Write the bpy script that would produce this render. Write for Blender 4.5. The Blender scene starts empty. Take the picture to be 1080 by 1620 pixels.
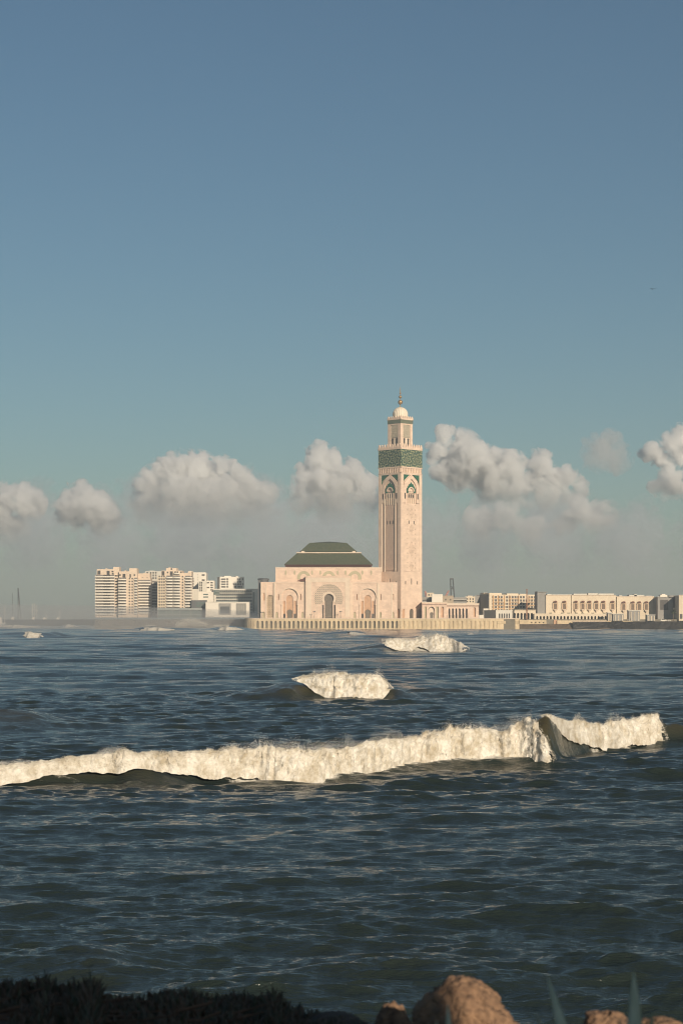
import bpy, bmesh, math, random
import numpy as np
from mathutils import Vector, Matrix

R = math.radians
random.seed(7)
rng = np.random.default_rng(11)
scene = bpy.context.scene
COL = scene.collection

# ------------------------------------------------------------------ camera
CAM_H = 8.0            # eye height above the sea
FPX = 3000.0           # focal length in photo pixels (1080 wide)
HOR = 981.0            # horizon row in the photo
cam_data = bpy.data.cameras.new('camera')
cam = bpy.data.objects.new('camera', cam_data)
COL.objects.link(cam)
cam.location = (0, 0, CAM_H)
cam.rotation_euler = (R(90), 0, 0)
cam_data.sensor_fit = 'HORIZONTAL'
cam_data.sensor_width = 36
cam_data.lens = FPX / 1080 * 36
cam_data.shift_y = (HOR - 810) / 1080
cam_data.clip_start = 0.1
cam_data.clip_end = 60000
cam_data.dof.use_dof = True
cam_data.dof.focus_distance = 140
cam_data.dof.aperture_fstop = 5.0
scene.camera = cam

# ------------------------------------------------------------------ sky, sun, exposure
SUN_EL = R(20)
SUN_AZ = R(24)         # to the right of straight behind the camera
to_sun = Vector((math.sin(SUN_AZ) * math.cos(SUN_EL), -math.cos(SUN_AZ) * math.cos(SUN_EL), math.sin(SUN_EL)))
world = bpy.data.worlds.new('World')
scene.world = world
world.use_nodes = True
wn = world.node_tree
wn.nodes.clear()
sky = wn.nodes.new('ShaderNodeTexSky')
sky.sky_type = 'NISHITA'
sky.sun_disc = False
sky.sun_elevation = SUN_EL
sky.sun_rotation = math.atan2(to_sun.x, to_sun.y)
sky.altitude = 0
sky.air_density = 1.0
sky.dust_density = 0.6
sky.ozone_density = 0.8
bg = wn.nodes.new('ShaderNodeBackground')
bg.inputs['Strength'].default_value = 0.052
wo = wn.nodes.new('ShaderNodeOutputWorld')
tint = wn.nodes.new('ShaderNodeMix')      # the teal cast of this sky
tint.data_type = 'RGBA'
tint.blend_type = 'MULTIPLY'
tint.inputs['Factor'].default_value = 1
tint.inputs['B'].default_value = (0.675, 0.88, 0.965, 1)
wn.links.new(sky.outputs[0], tint.inputs['A'])
wn.links.new(tint.outputs['Result'], bg.inputs[0])
wn.links.new(bg.outputs[0], wo.inputs[0])

sun_data = bpy.data.lights.new('sun', 'SUN')
sun_data.energy = 5.0
sun_data.angle = R(0.5)
sun_data.color = (1.0, 0.83, 0.63)
sun = bpy.data.objects.new('sun', sun_data)
COL.objects.link(sun)
sun.rotation_euler = to_sun.to_track_quat('Z', 'Y').to_euler()

scene.render.engine = 'CYCLES'
cy = scene.cycles
cy.max_bounces = 12
cy.diffuse_bounces = 2
cy.glossy_bounces = 3
cy.transmission_bounces = 2
cy.transparent_max_bounces = 8
cy.volume_bounces = 8
cy.caustics_reflective = False
cy.caustics_refractive = False
cy.sample_clamp_indirect = 4
cy.use_denoising = True
cy.filter_width = 1.05
vs = scene.view_settings
vs.view_transform = 'Standard'
vs.look = 'None'
vs.exposure = 0.16
vs.gamma = 1.0
vs.use_curve_mapping = False


# ------------------------------------------------------------------ helpers
def at(px, py, d):
    """a place d metres out, from where it shows in the photograph"""
    return Vector(((px - 540) * d / FPX, d, CAM_H + (HOR - py) * d / FPX))


def X(px, d):
    return (px - 540) * d / FPX


def Z(py, d):
    return CAM_H + (HOR - py) * d / FPX


def tag(o, label=None, cat=None, group=None, kind=None):
    if label: o['label'] = label
    if cat: o['category'] = cat
    if group: o['group'] = group
    if kind: o['kind'] = kind
    return o


def empty(name, loc, label, cat, group=None, rz=0):
    o = bpy.data.objects.new(name, None)
    COL.objects.link(o)
    o.location = loc
    o.rotation_euler = (0, 0, rz)
    o.empty_display_size = 1
    return tag(o, label, cat, group)


def link_mesh(name, me, material=None, parent=None, loc=None, rz=0):
    o = bpy.data.objects.new(name, me)
    COL.objects.link(o)
    if material: me.materials.append(material)
    if parent: o.parent = parent
    if loc is not None: o.location = loc
    if rz: o.rotation_euler = (0, 0, rz)
    return o


def np_mesh(name, verts, quads, smooth=True, tris=False):
    me = bpy.data.meshes.new(name)
    nv, nf, k = len(verts), len(quads), quads.shape[1]
    me.vertices.add(nv)
    me.vertices.foreach_set('co', np.ascontiguousarray(verts, dtype=np.float32).ravel())
    me.loops.add(nf * k)
    me.loops.foreach_set('vertex_index', np.ascontiguousarray(quads, dtype=np.int32).ravel())
    me.polygons.add(nf)
    me.polygons.foreach_set('loop_start', np.arange(0, nf * k, k, dtype=np.int32))
    me.polygons.foreach_set('loop_total', np.full(nf, k, dtype=np.int32))
    me.update(calc_edges=True)
    me.polygons.foreach_set('use_smooth', np.full(nf, smooth, dtype=bool))
    return me


def grid_quads(nr, nc, wrap=False):
    i = np.arange(nr - 1)[:, None] * nc
    if wrap:
        j = np.arange(nc)
        j2 = (j + 1) % nc
    else:
        j = np.arange(nc - 1)
        j2 = j + 1
    return np.stack([i + j, i + j2, i + nc + j2, i + nc + j], -1).reshape(-1, 4)


def vhash(i, j, k, seed):
    n = (i.astype(np.int64) * 374761393 + j.astype(np.int64) * 668265263 + k.astype(np.int64) * 2147483647 + seed * 1274126177)
    n = (n ^ (n >> 13)) * 1274126177
    n = n ^ (n >> 16)
    return (n & 0xffffff) / float(0xffffff) * 2 - 1


def vnoise(x, y, z, seed=0):
    """value noise in -1..1"""
    xi, yi, zi = np.floor(x), np.floor(y), np.floor(z)
    fx, fy, fz = x - xi, y - yi, z - zi
    fx, fy, fz = [f * f * f * (f * (f * 6 - 15) + 10) for f in (fx, fy, fz)]
    r = 0
    for a in (0, 1):
        for b in (0, 1):
            for c in (0, 1):
                w = (fx if a else 1 - fx) * (fy if b else 1 - fy) * (fz if c else 1 - fz)
                r = r + w * vhash(xi + a, yi + b, zi + c, seed)
    return r


def fbm(x, y, z, octaves=4, seed=0, gain=0.5):
    r, a, t = 0, 1.0, 0
    for o in range(octaves):
        r = r + a * vnoise(x * 2 ** o + 17.3 * o, y * 2 ** o + 5.1 * o, z * 2 ** o, seed + o)
        t += a
        a *= gain
    return r / t


# ------------------------------------------------------------------ materials
def new_mat(name):
    m = bpy.data.materials.new(name)
    m.use_nodes = True
    nt = m.node_tree
    return m, nt, nt.nodes['Principled BSDF']


def lin(c):
    return tuple(((v / 12.92) if v <= 0.04045 else ((v + 0.055) / 1.055) ** 2.4) for v in c)


def mat(name, col, rough=0.8, vary=0.25, scale=0.5, fine=6.0, bump=0.0, stretch=(1, 1, 1), col2=None, metallic=0.0):
    """plain weathered surface: two noises move the colour about"""
    m, nt, b = new_mat(name)
    n, l = nt.nodes, nt.links
    b.inputs['Roughness'].default_value = rough
    b.inputs['Metallic'].default_value = metallic
    tc = n.new('ShaderNodeTexCoord')
    mp = n.new('ShaderNodeMapping')
    mp.inputs['Scale'].default_value = stretch
    l.new(tc.outputs['Object'], mp.inputs[0])
    n1 = n.new('ShaderNodeTexNoise')
    n1.inputs['Scale'].default_value = scale
    n1.inputs['Detail'].default_value = 5
    n2 = n.new('ShaderNodeTexNoise')
    n2.inputs['Scale'].default_value = fine
    n2.inputs['Detail'].default_value = 3
    l.new(mp.outputs[0], n1.inputs[0])
    l.new(mp.outputs[0], n2.inputs[0])
    ad = n.new('ShaderNodeMath')
    ad.operation = 'ADD'
    l.new(n1.outputs[0], ad.inputs[0])
    l.new(n2.outputs[0], ad.inputs[1])
    rp = n.new('ShaderNodeMapRange')
    rp.inputs['From Min'].default_value = 0.7
    rp.inputs['From Max'].default_value = 1.3
    l.new(ad.outputs[0], rp.inputs[0])
    mx = n.new('ShaderNodeMix')
    mx.data_type = 'RGBA'
    c2 = col2 or tuple(c * (1 - vary) for c in col)
    c1 = col if col2 else tuple(min(1, c * (1 + vary * 0.4)) for c in col)
    mx.inputs['A'].default_value = (*c1, 1)
    mx.inputs['B'].default_value = (*c2, 1)
    l.new(rp.outputs[0], mx.inputs['Factor'])
    l.new(mx.outputs['Result'], b.inputs['Base Color'])
    if bump:
        bp = n.new('ShaderNodeBump')
        bp.inputs['Strength'].default_value = 1
        bp.inputs['Distance'].default_value = bump
        l.new(ad.outputs[0], bp.inputs['Height'])
        l.new(bp.outputs[0], b.inputs['Normal'])
    return m
# ------------------------------------------------------------------ the sea
water_m, nt, b = new_mat('sea_water')
b.inputs['Base Color'].default_value = (0.014, 0.020, 0.018, 1)
b.inputs['Roughness'].default_value = 0.07
b.inputs['IOR'].default_value = 1.33
n, l = nt.nodes, nt.links
geo = n.new('ShaderNodeNewGeometry')
mp = n.new('ShaderNodeMapping')
mp.inputs['Scale'].default_value = (0.62, 1.7, 1.0)
l.new(geo.outputs['Position'], mp.inputs[0])
prev = None
for sc_, dist in ((1.6, 0.06), (4.5, 0.05), (11.0, 0.012)):
    t = n.new('ShaderNodeTexNoise')
    t.inputs['Scale'].default_value = sc_
    t.inputs['Detail'].default_value = 3
    t.inputs['Roughness'].default_value = 0.6
    t.inputs['Distortion'].default_value = 0.6
    l.new(mp.outputs[0], t.inputs[0])
    bp = n.new('ShaderNodeBump')
    bp.inputs['Distance'].default_value = dist
    l.new(t.outputs[0], bp.inputs['Height'])
    if prev: l.new(prev.outputs[0], bp.inputs['Normal'])
    prev = bp
l.new(prev.outputs[0], b.inputs['Normal'])
# silt stirred up in the steep swells
si = n.new('ShaderNodeAttribute')
si.attribute_name = 'silt'
sm = n.new('ShaderNodeMix')
sm.data_type = 'RGBA'
sm.inputs['A'].default_value = (0.018, 0.027, 0.024, 1)
sm.inputs['B'].default_value = (0.048, 0.044, 0.026, 1)
l.new(si.outputs['Fac'], sm.inputs['Factor'])
l.new(sm.outputs['Result'], b.inputs['Base Color'])
# thin lacy foam where the breakers have passed
at_ = n.new('ShaderNodeAttribute')
at_.attribute_name = 'foam'
fz1 = n.new('ShaderNodeTexNoise')
fz1.inputs['Scale'].default_value = 1.4
fz1.inputs['Detail'].default_value = 7
fz1.inputs['Roughness'].default_value = 0.7
fz1.inputs['Distortion'].default_value = 1.2
l.new(mp.outputs[0], fz1.inputs[0])
fa = n.new('ShaderNodeMath')
fa.operation = 'ADD'
l.new(at_.outputs['Fac'], fa.inputs[0])
l.new(fz1.outputs[0], fa.inputs[1])
fr_ = n.new('ShaderNodeMapRange')
fr_.interpolation_type = 'SMOOTHSTEP'
fr_.inputs['From Min'].default_value = 1.0
fr_.inputs['From Max'].default_value = 1.22
l.new(fa.outputs[0], fr_.inputs[0])
lace = n.new('ShaderNodeBsdfDiffuse')
lace.inputs['Color'].default_value = (0.55, 0.53, 0.47, 1)
ms = n.new('ShaderNodeMixShader')
out = [q for q in n if q.type == 'OUTPUT_MATERIAL'][0]
l.new(fr_.outputs[0], ms.inputs[0])
l.new(b.outputs[0], ms.inputs[1])
l.new(lace.outputs[0], ms.inputs[2])
l.new(ms.outputs[0], out.inputs['Surface'])

# spectrum of wind waves running towards the shore
NW = 150
lam = np.exp(np.linspace(math.log(0.30), math.log(30), NW)) * rng.uniform(0.95, 1.05, NW)
ang = rng.normal(0, 0.42, NW) * np.where(lam > 6, 0.6, 1.05) + 0.12
amp = lam * 0.0064 * np.where(lam < 1.3, 1.45, 1.0) * np.where(lam > 2.2, (2.2 / lam) ** 0.38, 1.0) * rng.uniform(0.5, 1.3, NW)
# longer swell under them
N2 = 34
lam2 = np.exp(np.linspace(math.log(9), math.log(75), N2)) * rng.uniform(.95, 1.05, N2)
lam = np.concatenate([lam, lam2])
ang = np.concatenate([ang, rng.normal(0.05, 0.30, N2)])
amp = np.concatenate([amp, lam2 * 0.0030 * np.where(lam2 > 25, 25 / lam2, 1.0) * rng.uniform(.5, 1.3, N2)])
NW += N2
phs = rng.uniform(0, 2 * math.pi, NW)
kx, ky = 2 * math.pi / lam * np.sin(ang), -2 * math.pi / lam * np.cos(ang)


def interp(x, pts):
    p = np.array(pts, dtype=float)
    return np.interp(x, p[:, 0], p[:, 1])


def smooth(v, n):
    k = np.hanning(n + 2)[1:-1]
    k /= k.sum()
    return np.convolve(np.pad(v, n, mode='edge'), k, mode='same')[n:-n]


# Each swell: its foot line (px -> row of the foot), its top (px -> row) and slopes; tops only where it stands up
SWELLS = []


def swell(foot, top, front, back, cover=((0, 1), (1, 1)), bare=None):
    p = np.linspace(-150, 1230, 1381)
    fy = smooth(interp(p, foot), 25)
    d = FPX * CAM_H / (fy - HOR)
    ty = smooth(interp(p, top), 9)
    h = np.maximum(0, CAM_H + (HOR - ty) * (d + front) / FPX)
    x = (p - 540) * d / FPX
    cv = interp(p, cover)
    s = dict(x=x, y=d, h=h * cv, h0=h, front=front, back=back, wf=front * .55 * (1 + 2.3 * smooth(interp(p, bare) if bare else np.clip((cv - .84) / .1, 0, 1), 40)))
    SWELLS.append(s)
    return s


main_foot = [(-150, 1246), (0, 1240), (200, 1236), (300, 1233), (500, 1231), (560, 1224), (655, 1211), (740, 1209), (870, 1207), (905, 1196), (980, 1182), (1060, 1175), (1230, 1172)]
main_top = [(-150, 1219), (0, 1212), (60, 1205), (130, 1199), (195, 1188), (225, 1194), (300, 1190), (420, 1190), (520, 1185), (580, 1177), (650, 1171), (695, 1161), (740, 1158), (800, 1159), (835, 1143), (868, 1133), (905, 1141), (955, 1147), (1010, 1143), (1040, 1131), (1062, 1146), (1120, 1158), (1230, 1168)]
S_MAIN = swell(main_foot, main_top, 1.1, 3.4, [(0, .78), (195, .8), (215, .7), (290, .7), (330, .78), (820, .74), (852, .95), (872, .98), (900, .8), (1040, .75), (1070, .9)],
               [(180, 0), (220, .8), (285, .8), (325, 0), (830, 0), (852, .8), (885, .8), (910, 0)])
S_MID = swell([(-150, 1107), (1230, 1107)], [(-150, 1106), (330, 1104), (370, 1094), (425, 1084), (462, 1075), (480, 1071), (570, 1066), (602, 1076), (625, 1090), (645, 1099), (700, 1104), (740, 1105), (1230, 1106)], 2.6, 7, [(440, 1), (490, .78), (610, .78), (640, 1)])
S_FAR = swell([(-150, 1032), (1230, 1032)], [(-150, 1031), (540, 1031), (570, 1022), (610, 1014), (650, 1008), (700, 1007), (725, 1016), (745, 1024), (790, 1031), (1230, 1031)], 7, 24, [(600, 1), (630, .8), (720, .8), (745, 1)])
S_L = swell([(-150, 1152), (1230, 1146)], [(-150, 1130), (0, 1124), (40, 1126), (80, 1137), (130, 1143), (200, 1145), (1230, 1145.5)], 4.5, 5)
S_R = swell([(-150, 1102), (1230, 1102)], [(-150, 1101), (600, 1100), (650, 1093), (700, 1089), (745, 1094), (800, 1101), (1230, 1101.5)], 6, 9)
S_LF = swell([(-150, 1009), (1230, 1009)], [(-150, 1005), (0, 1002), (40, 999), (75, 1000), (100, 1007), (140, 1008.5), (1230, 1008.5)], 14, 40)
S_C = swell([(-150, 1004), (1230, 1004)], [(-150, 1003.8), (500, 1003.5), (540, 998), (570, 998), (600, 1003.5), (700, 1003), (735, 1001), (750, 1002), (790, 1003.5), (1230, 1003.8)], 18, 50)
S_B = swell([(-150, 1530), (1230, 1532)], [(-150, 1522), (60, 1508), (150, 1500), (220, 1508), (330, 1516), (480, 1506), (620, 1502), (700, 1505), (800, 1512), (900, 1514), (1230, 1522)], 1.6, 1.8)

S_S1 = swell([(-150, 998), (1230, 998)], [(-150, 996), (0, 995), (60, 997), (200, 996), (235, 992), (270, 993.5), (330, 995), (362, 991.5), (400, 996), (430, 997.4), (1230, 997.6)], 16, 45)
S_S2 = swell([(-150, 993.5), (1230, 993.5)], [(-150, 990), (30, 989), (80, 991.5), (110, 988.5), (160, 991.5), (290, 990), (330, 989.5), (380, 992.5), (430, 993.2), (1230, 993.3)], 22, 60)


def sea_height(x, y):
    """height of the swells at x, y"""
    h = np.zeros_like(x)
    for s in SWELLS:
        yc = np.interp(x, s['x'], s['y'], left=s['y'][0], right=s['y'][-1]) + s['front']
        hc = np.interp(x, s['x'], s['h'], left=0.0, right=0.0)
        wf = np.interp(x, s['x'], s['wf'])
        t = yc - y
        f = np.where(t > 0, np.exp(-(t / wf) ** 2), np.exp(-(t / s['back']) ** 2))
        h = np.maximum(h, 0) + hc * f
    return h


def chop(x, y, cell):
    """the wind waves: height and sideways shift"""
    dz = np.zeros_like(x)
    dx = np.zeros_like(x)
    dy = np.zeros_like(x)
    grp = 0.75 + 0.55 * fbm(x / 26, y / 34, x * 0 + 3.7, 2, 5)
    for i in range(NW):
        w = np.clip((lam[i] / cell - 2.2) / 2.0, 0, 1)
        msk = w > 0
        if not msk.any(): continue
        ph = kx[i] * x + ky[i] * y + phs[i]
        a = amp[i] * w
        if lam[i] > 8.5: a = a * np.clip((y - 125) / 180, 0.22, 1)
        dz += a * np.cos(ph)
        sn = a * np.sin(ph) * 0.9
        dx -= math.sin(ang[i]) * sn
        dy += math.cos(ang[i]) * sn
    return dz * grp, dx * grp, dy * grp


LACE = []       # (swell, from px, to px, strength, reach behind, reach in front)


def foam_amount(x, y):
    f = np.zeros_like(x)
    q = x / np.maximum(y, 1) * FPX + 540
    for sw, p0, p1, k, back, front in LACE:
        yc = np.interp(x, sw['x'], sw['y']) + sw['front']
        t = y - yc
        g = np.where(t > 0, np.exp(-(t / back) ** 2), np.exp(-(t / front) ** 2))
        e = np.clip((q - p0) / 60 + .5, 0, 1) * np.clip((p1 - q) / 60 + .5, 0, 1)
        f = np.maximum(f, k * g * e)
    # surf along the foot of the far shore
    shore = 1640 + np.clip((-105 - x) * 3.0, 0, 300)
    t = shore - y
    band = np.exp(-(np.maximum(t - 6, 0) / 70) ** 2) * (t > -60) * (.42 + .35 * fbm(x / 60, y / 60, x * 0 + 2.2, 3, 61))
    band = band + np.clip((-60 - x) / 120, 0, 1) * np.exp(-((y - 1500) / 260) ** 2) * (.30 + .5 * fbm(x / 50, y / 90, x * 0 + 7.2, 3, 67))
    f = np.maximum(f, band * ((x > -900) & (x < 600)))
    # a long thin line of spent foam on the right
    t = y - (408 + 3 * fbm(x / 9, x * 0, x * 0, 2, 71))
    f = np.maximum(f, .55 * np.exp(-(t / 4) ** 2) * np.clip((q - 905) / 30, 0, 1))
    # odd whitecaps
    w = fbm(x / 5.0, y / 3.2, x * 0 + 9.1, 3, 83)
    f = np.maximum(f, np.clip((w - .50) * 3.0, 0, .55) * np.clip((y - 120) / 200, 0, 1))
    return f


def build_sea():
    near = 22.0 * np.exp(np.arange(0, math.log(210 / 22.0), 0.0018))
    rows = np.concatenate([near, 210.0 * np.exp(np.arange(0.0031, math.log(9400 / 210.0), 0.0031))])
    inner = np.arange(-R(13.5), R(13.5), 0.00066)
    outer = R(13.5) + (R(80) - R(13.5)) * np.linspace(0, 1, 150) ** 1.7
    th = np.concatenate([-outer[::-1], inner[1:], outer])
    T, D = np.meshgrid(th, rows)
    x = D * np.tan(np.clip(T, -1.4, 1.4)) * np.where(np.abs(T) > 1.2, 0.7, 1)
    y = D.copy()
    cell = np.maximum(np.where(D < 210, D * 0.0018, D * 0.0031), np.where(np.abs(T) > R(13.5), D * 0.010, 0.0))
    dz, dx, dy = chop(x, y, cell)
    h = sea_height(x, y)
    calm = 1 + 0.25 * np.clip(h / 1.5, 0, 1)
    v = np.stack([x + dx * calm, y + dy * calm, h + dz * calm], -1).reshape(-1, 3)
    me = np_mesh('sea', v, grid_quads(len(rows), len(th)))
    fm = foam_amount(x, y).reshape(-1).astype(np.float32)
    att = me.attributes.new('foam', 'FLOAT', 'POINT')
    att.data.foreach_set('value', fm)
    att = me.attributes.new('silt', 'FLOAT', 'POINT')
    att.data.foreach_set('value', np.clip(h / 1.3, 0, 1).reshape(-1).astype(np.float32))
    o = link_mesh('sea', me, water_m)
    tag(o, kind='structure')


LACE += [(S_MAIN, -200, 150, .52, 2.4, 1.6), (S_MAIN, 150, 350, .50, 2.4, .9), (S_MAIN, 350, 850, .88, 2.6, 2.7), (S_MAIN, 915, 1050, .8, 2.0, 1.7), (S_MID, 500, 625, .85, 5, 3.6), (S_FAR, 600, 745, .85, 16, 11),
         (S_LF, 30, 95, .6, 30, 20), (S_C, 540, 585, .6, 30, 25), (S_C, 725, 755, .6, 30, 25)]
build_sea()

# ------------------------------------------------------------------ foam
foam_m, nt, b = new_mat('sea_foam')
n, l = nt.nodes, nt.links
b.inputs['Roughness'].default_value = 0.9
geo = n.new('ShaderNodeNewGeometry')
t1 = n.new('ShaderNodeTexNoise')
t1.inputs['Scale'].default_value = 1.3
t1.inputs['Detail'].default_value = 7
t1.inputs['Roughness'].default_value = 0.7
l.new(geo.outputs['Position'], t1.inputs[0])
cr = n.new('ShaderNodeValToRGB')
cr.color_ramp.elements[0].position = 0.36
cr.color_ramp.elements[0].color = (0.42, 0.37, 0.28, 1)
cr.color_ramp.elements[1].position = 0.60
cr.color_ramp.elements[1].color = (0.70, 0.675, 0.61, 1)
l.new(t1.outputs[0], cr.inputs[0])
l.new(cr.outputs[0], b.inputs['Base Color'])
t2 = n.new('ShaderNodeTexNoise')
t2.inputs['Scale'].default_value = 9
t2.inputs['Detail'].default_value = 6
l.new(geo.outputs['Position'], t2.inputs[0])
bp = n.new('ShaderNodeBump')
bp.inputs['Distance'].default_value = 0.08
l.new(t2.outputs[0], bp.inputs['Height'])
l.new(bp.outputs[0], b.inputs['Normal'])


def breaker(name, sw, low, up, label, seed, res=0.07, rough=1.0, spray=0, group=None):
    """white water riding the front of a swell: low / up are its lower and upper edges in photo rows"""
    p0, p1 = low[0][0], low[-1][0]
    dm = float(np.interp(X((p0 + p1) / 2, 1), sw['x'] / sw['y'], sw['y']))
    nu = max(40, int((p1 - p0) * dm / FPX / res))
    p = np.linspace(p0, p1, nu)
    d = np.interp((p - 540) / FPX, sw['x'] / sw['y'], sw['y'])
    x = (p - 540) * d / FPX
    hh = np.interp(x, sw['x'], sw['h0'])
    zl = CAM_H + (HOR - interp(p, low)) * d / FPX
    zu = CAM_H + (HOR - interp(p, up)) * (d + sw['front'] * 0.7) / FPX
    nz = lambda sc_, s_: fbm(x / sc_, x * 0 + s_, x * 0 + 0.5, 4, seed + s_)
    H = np.maximum(zu - zl, 0.02)
    zu = zu + H * (0.16 * nz(0.8 * rough, 1) + .20 * nz(3.0 * rough, 4))
    zl = zl + H * (0.20 * nz(1.1 * rough, 2) + .22 * nz(3.4 * rough, 5))
    H = np.maximum(zu - zl, 0.02)
    Hm = float(np.median(H))
    nv = max(20, int(Hm * 2.1 / res))
    v = np.linspace(0, 1, nv)[:, None]
    fr = sw['front']
    # cross-section: toe, bulging face, lip, and down the back
    s = np.array([0, 0.12, 0.45, 0.62, 0.75, 0.88, 1.0])
    zz = np.array([-0.22, 0.06, 0.70, 0.95, 1.0, 0.82, 0.35])
    yy = np.array([-0.42, -0.20, 0.20, 0.42, 0.68, 1.0, 1.25])
    zprof = np.interp(v, s, zz)
    yprof = np.interp(v, s, yy)
    hs = np.maximum(np.interp(x, sw['x'], sw['h']), .08)
    wf = np.interp(x, sw['x'], sw['wf'])
    q_ = np.clip(zl / hs, .05, .97)
    y0 = d + fr - wf * np.sqrt(np.log(1 / q_))          # where the face of the swell has the height of the foam's foot
    y = (y0 - .06 * fr)[None, :] + yprof * fr * ((0.35 + 0.65 * H / H.max()) * (1 - .55 * q_))[None, :]
    z = zl[None, :] + zprof * H[None, :]
    xx = np.broadcast_to(x[None, :], z.shape).copy()
    q = 1 / (0.42 * rough)
    vz = v + 0 * xx
    b1 = fbm(xx * q * 1.3, vz * 2.6, y * q * .4, 5, seed + 10, 0.6)
    b2 = fbm(xx * q * 0.9 + 40, y * q, vz * 3.0, 5, seed + 20, 0.62)
    b3 = fbm(xx * q * 3.3 + 40, y * q * 2.7, vz * 8.0, 4, seed + 30, 0.75)
    b4 = fbm(xx * q * 0.35 + 9, vz * 0.8, y * 0, 2, seed + 33, 0.6)
    k = (0.22 * H[None, :]).clip(0.05, 0.55 * rough)
    env = np.sin(np.clip(v, 0.05, 1) * math.pi) ** 0.5
    y = y - (np.abs(b1) * 1.1 + .5 * b3 + .9 * b4) * k * env
    z = z + (b2 * 0.7 + b3 * 0.55) * k * np.clip(env, .35, 1)
    xx = xx + 0.45 * k * b3 * env
    V = np.stack([xx, y, z], -1).reshape(-1, 3)
    Q = grid_quads(nv, nu)
    # tear the rims and the thin ends
    tear = fbm(xx * q * 1.6, y * 0 + v * 4, z * q * 1.6, 4, seed + 40, 0.65)
    rim = np.clip((v - 0.72) / 0.28, 0, 1) + 0 * xx
    u = np.linspace(0, 1, nu)[None, :]
    rim = np.maximum(rim, np.clip(1 - np.minimum(u, 1 - u) * (p1 - p0) / 16.0, 0, 1))
    hole = tear * 0.75 + 0.72 < rim
    keep = ~hole.reshape(-1)[Q].any(1)
    me = np_mesh(name, V, Q[keep])
    o = link_mesh(name, me, foam_m)
    tag(o, label, 'breaking wave', group)
    if spray:
        # froth: flecks thrown off the whole face, thickest along the lip
        r = np.random.default_rng(seed)
        ii = r.integers(0, nu, spray)
        vv = np.where(r.random(spray) < 0.55, r.normal(0.66, 0.10, spray), r.uniform(0.02, 0.95, spray)).clip(0, 0.999)
        jj = (vv * (nv - 1)).astype(int)
        gust = 0.35 + np.maximum(0, fbm(x[ii] / 1.3, ii * 0.0, ii * 0.0, 3, seed + 3)) * 2.6
        up_ = np.abs(r.normal(0, 0.05, spray)) * gust * H[ii] * np.where(vv > .5, 2.2, .5)
        P3 = V.reshape(nv, nu, 3)[jj, ii]
        c = P3 + np.stack([r.normal(0, .05, spray), -np.abs(r.normal(0, .06, spray)) * rough, up_], -1)
        sz = r.uniform(0.006, 0.019, spray) * (res / 0.06)
        base = np.array([(1, 0, -.6), (-.6, .8, -.5), (-.5, -.9, -.4), (0, 0, 1.0)])
        tri = np.array([(0, 1, 3), (1, 2, 3), (2, 0, 3), (0, 2, 1)])
        V2 = (c[:, None, :] + base[None] * sz[:, None, None]).reshape(-1, 3)
        T2 = (np.arange(spray)[:, None, None] * 4 + tri[None]).reshape(-1, 3)
        link_mesh('spray', np_mesh('spray', V2, T2, False), foam_m, o)['kind'] = 'stuff'
    return o


breaker('breaking_wave', S_MAIN,
        [(-140, 1243), (0, 1236), (60, 1227), (130, 1218), (180, 1217), (215, 1213), (262, 1213), (300, 1218), (340, 1222), (400, 1229), (470, 1231), (540, 1224), (590, 1220), (655, 1207), (740, 1206), (820, 1203), (876, 1204)],
        [(-140, 1221), (0, 1211), (60, 1203), (130, 1198), (170, 1193), (197, 1184), (212, 1191), (260, 1189), (300, 1186), (420, 1187), (520, 1182), (580, 1174), (640, 1168), (695, 1156), (740, 1154), (800, 1156), (832, 1139), (846, 1148), (858, 1168), (868, 1188), (876, 1200)],
        'longest white breaking wave rolling in across the middle of the near sea', 3, 0.06, 1.0, 34000)
breaker('breaking_wave', S_MAIN,
        [(858, 1138), (880, 1150), (900, 1168), (935, 1175), (970, 1177), (1020, 1172), (1056, 1171)],
        [(858, 1131), (866, 1129), (900, 1139), (930, 1143), (955, 1146), (1000, 1141), (1020, 1133), (1040, 1126), (1050, 1146), (1056, 1166)],
        'white breaker curling beyond the glassy gap at the end of the longest wave', 14, 0.06, 1.0, 9000)
breaker('breaking_wave', S_MID,
        [(462, 1077), (480, 1081), (500, 1092), (530, 1101), (580, 1103), (605, 1098), (622, 1091)],
        [(462, 1074), (480, 1070), (520, 1068), (570, 1067), (600, 1074), (615, 1083), (622, 1088)],
        'white breaker on a brown swell between the longest wave and the one below the tower', 25, 0.11, 1.6, 5000)
breaker('breaking_wave', S_FAR,
        [(604, 1018), (630, 1024), (650, 1027), (662, 1021), (690, 1029), (720, 1030), (741, 1027)],
        [(604, 1013), (640, 1010), (655, 1012), (668, 1007), (700, 1007), (725, 1017), (741, 1025)],
        'far white breaker just below the foot of the tall tower', 36, 0.22, 3.0, 3000)
breaker('breaking_wave', S_LF,
        [(38, 1004), (60, 1008), (86, 1009)], [(38, 1000), (60, 999), (75, 1001), (86, 1008)],
        'small far breaker off the left apartment towers', 47, 0.5, 6.0)
breaker('breaking_wave', S_C,
        [(546, 1003), (560, 1004), (578, 1004)], [(546, 999), (560, 998.5), (578, 1003)],
        'small far breaker close under the arches of the sea wall', 51, 0.5, 6.0)
breaker('breaking_wave', S_C,
        [(728, 1006), (740, 1006.5), (752, 1005)], [(728, 1003), (738, 1001.5), (752, 1004)],
        'small far whitecap off the ribbed end of the sea wall', 58, 0.5, 6.0)
breaker('breaking_wave', S_S1,
        [(222, 996.5), (240, 997), (262, 997), (285, 996.5)], [(222, 994.5), (238, 992), (255, 992.5), (285, 996)],
        'faint line of surf off the grey quay, below the gap of the peach towers', 63, .7, 6.0)
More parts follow.
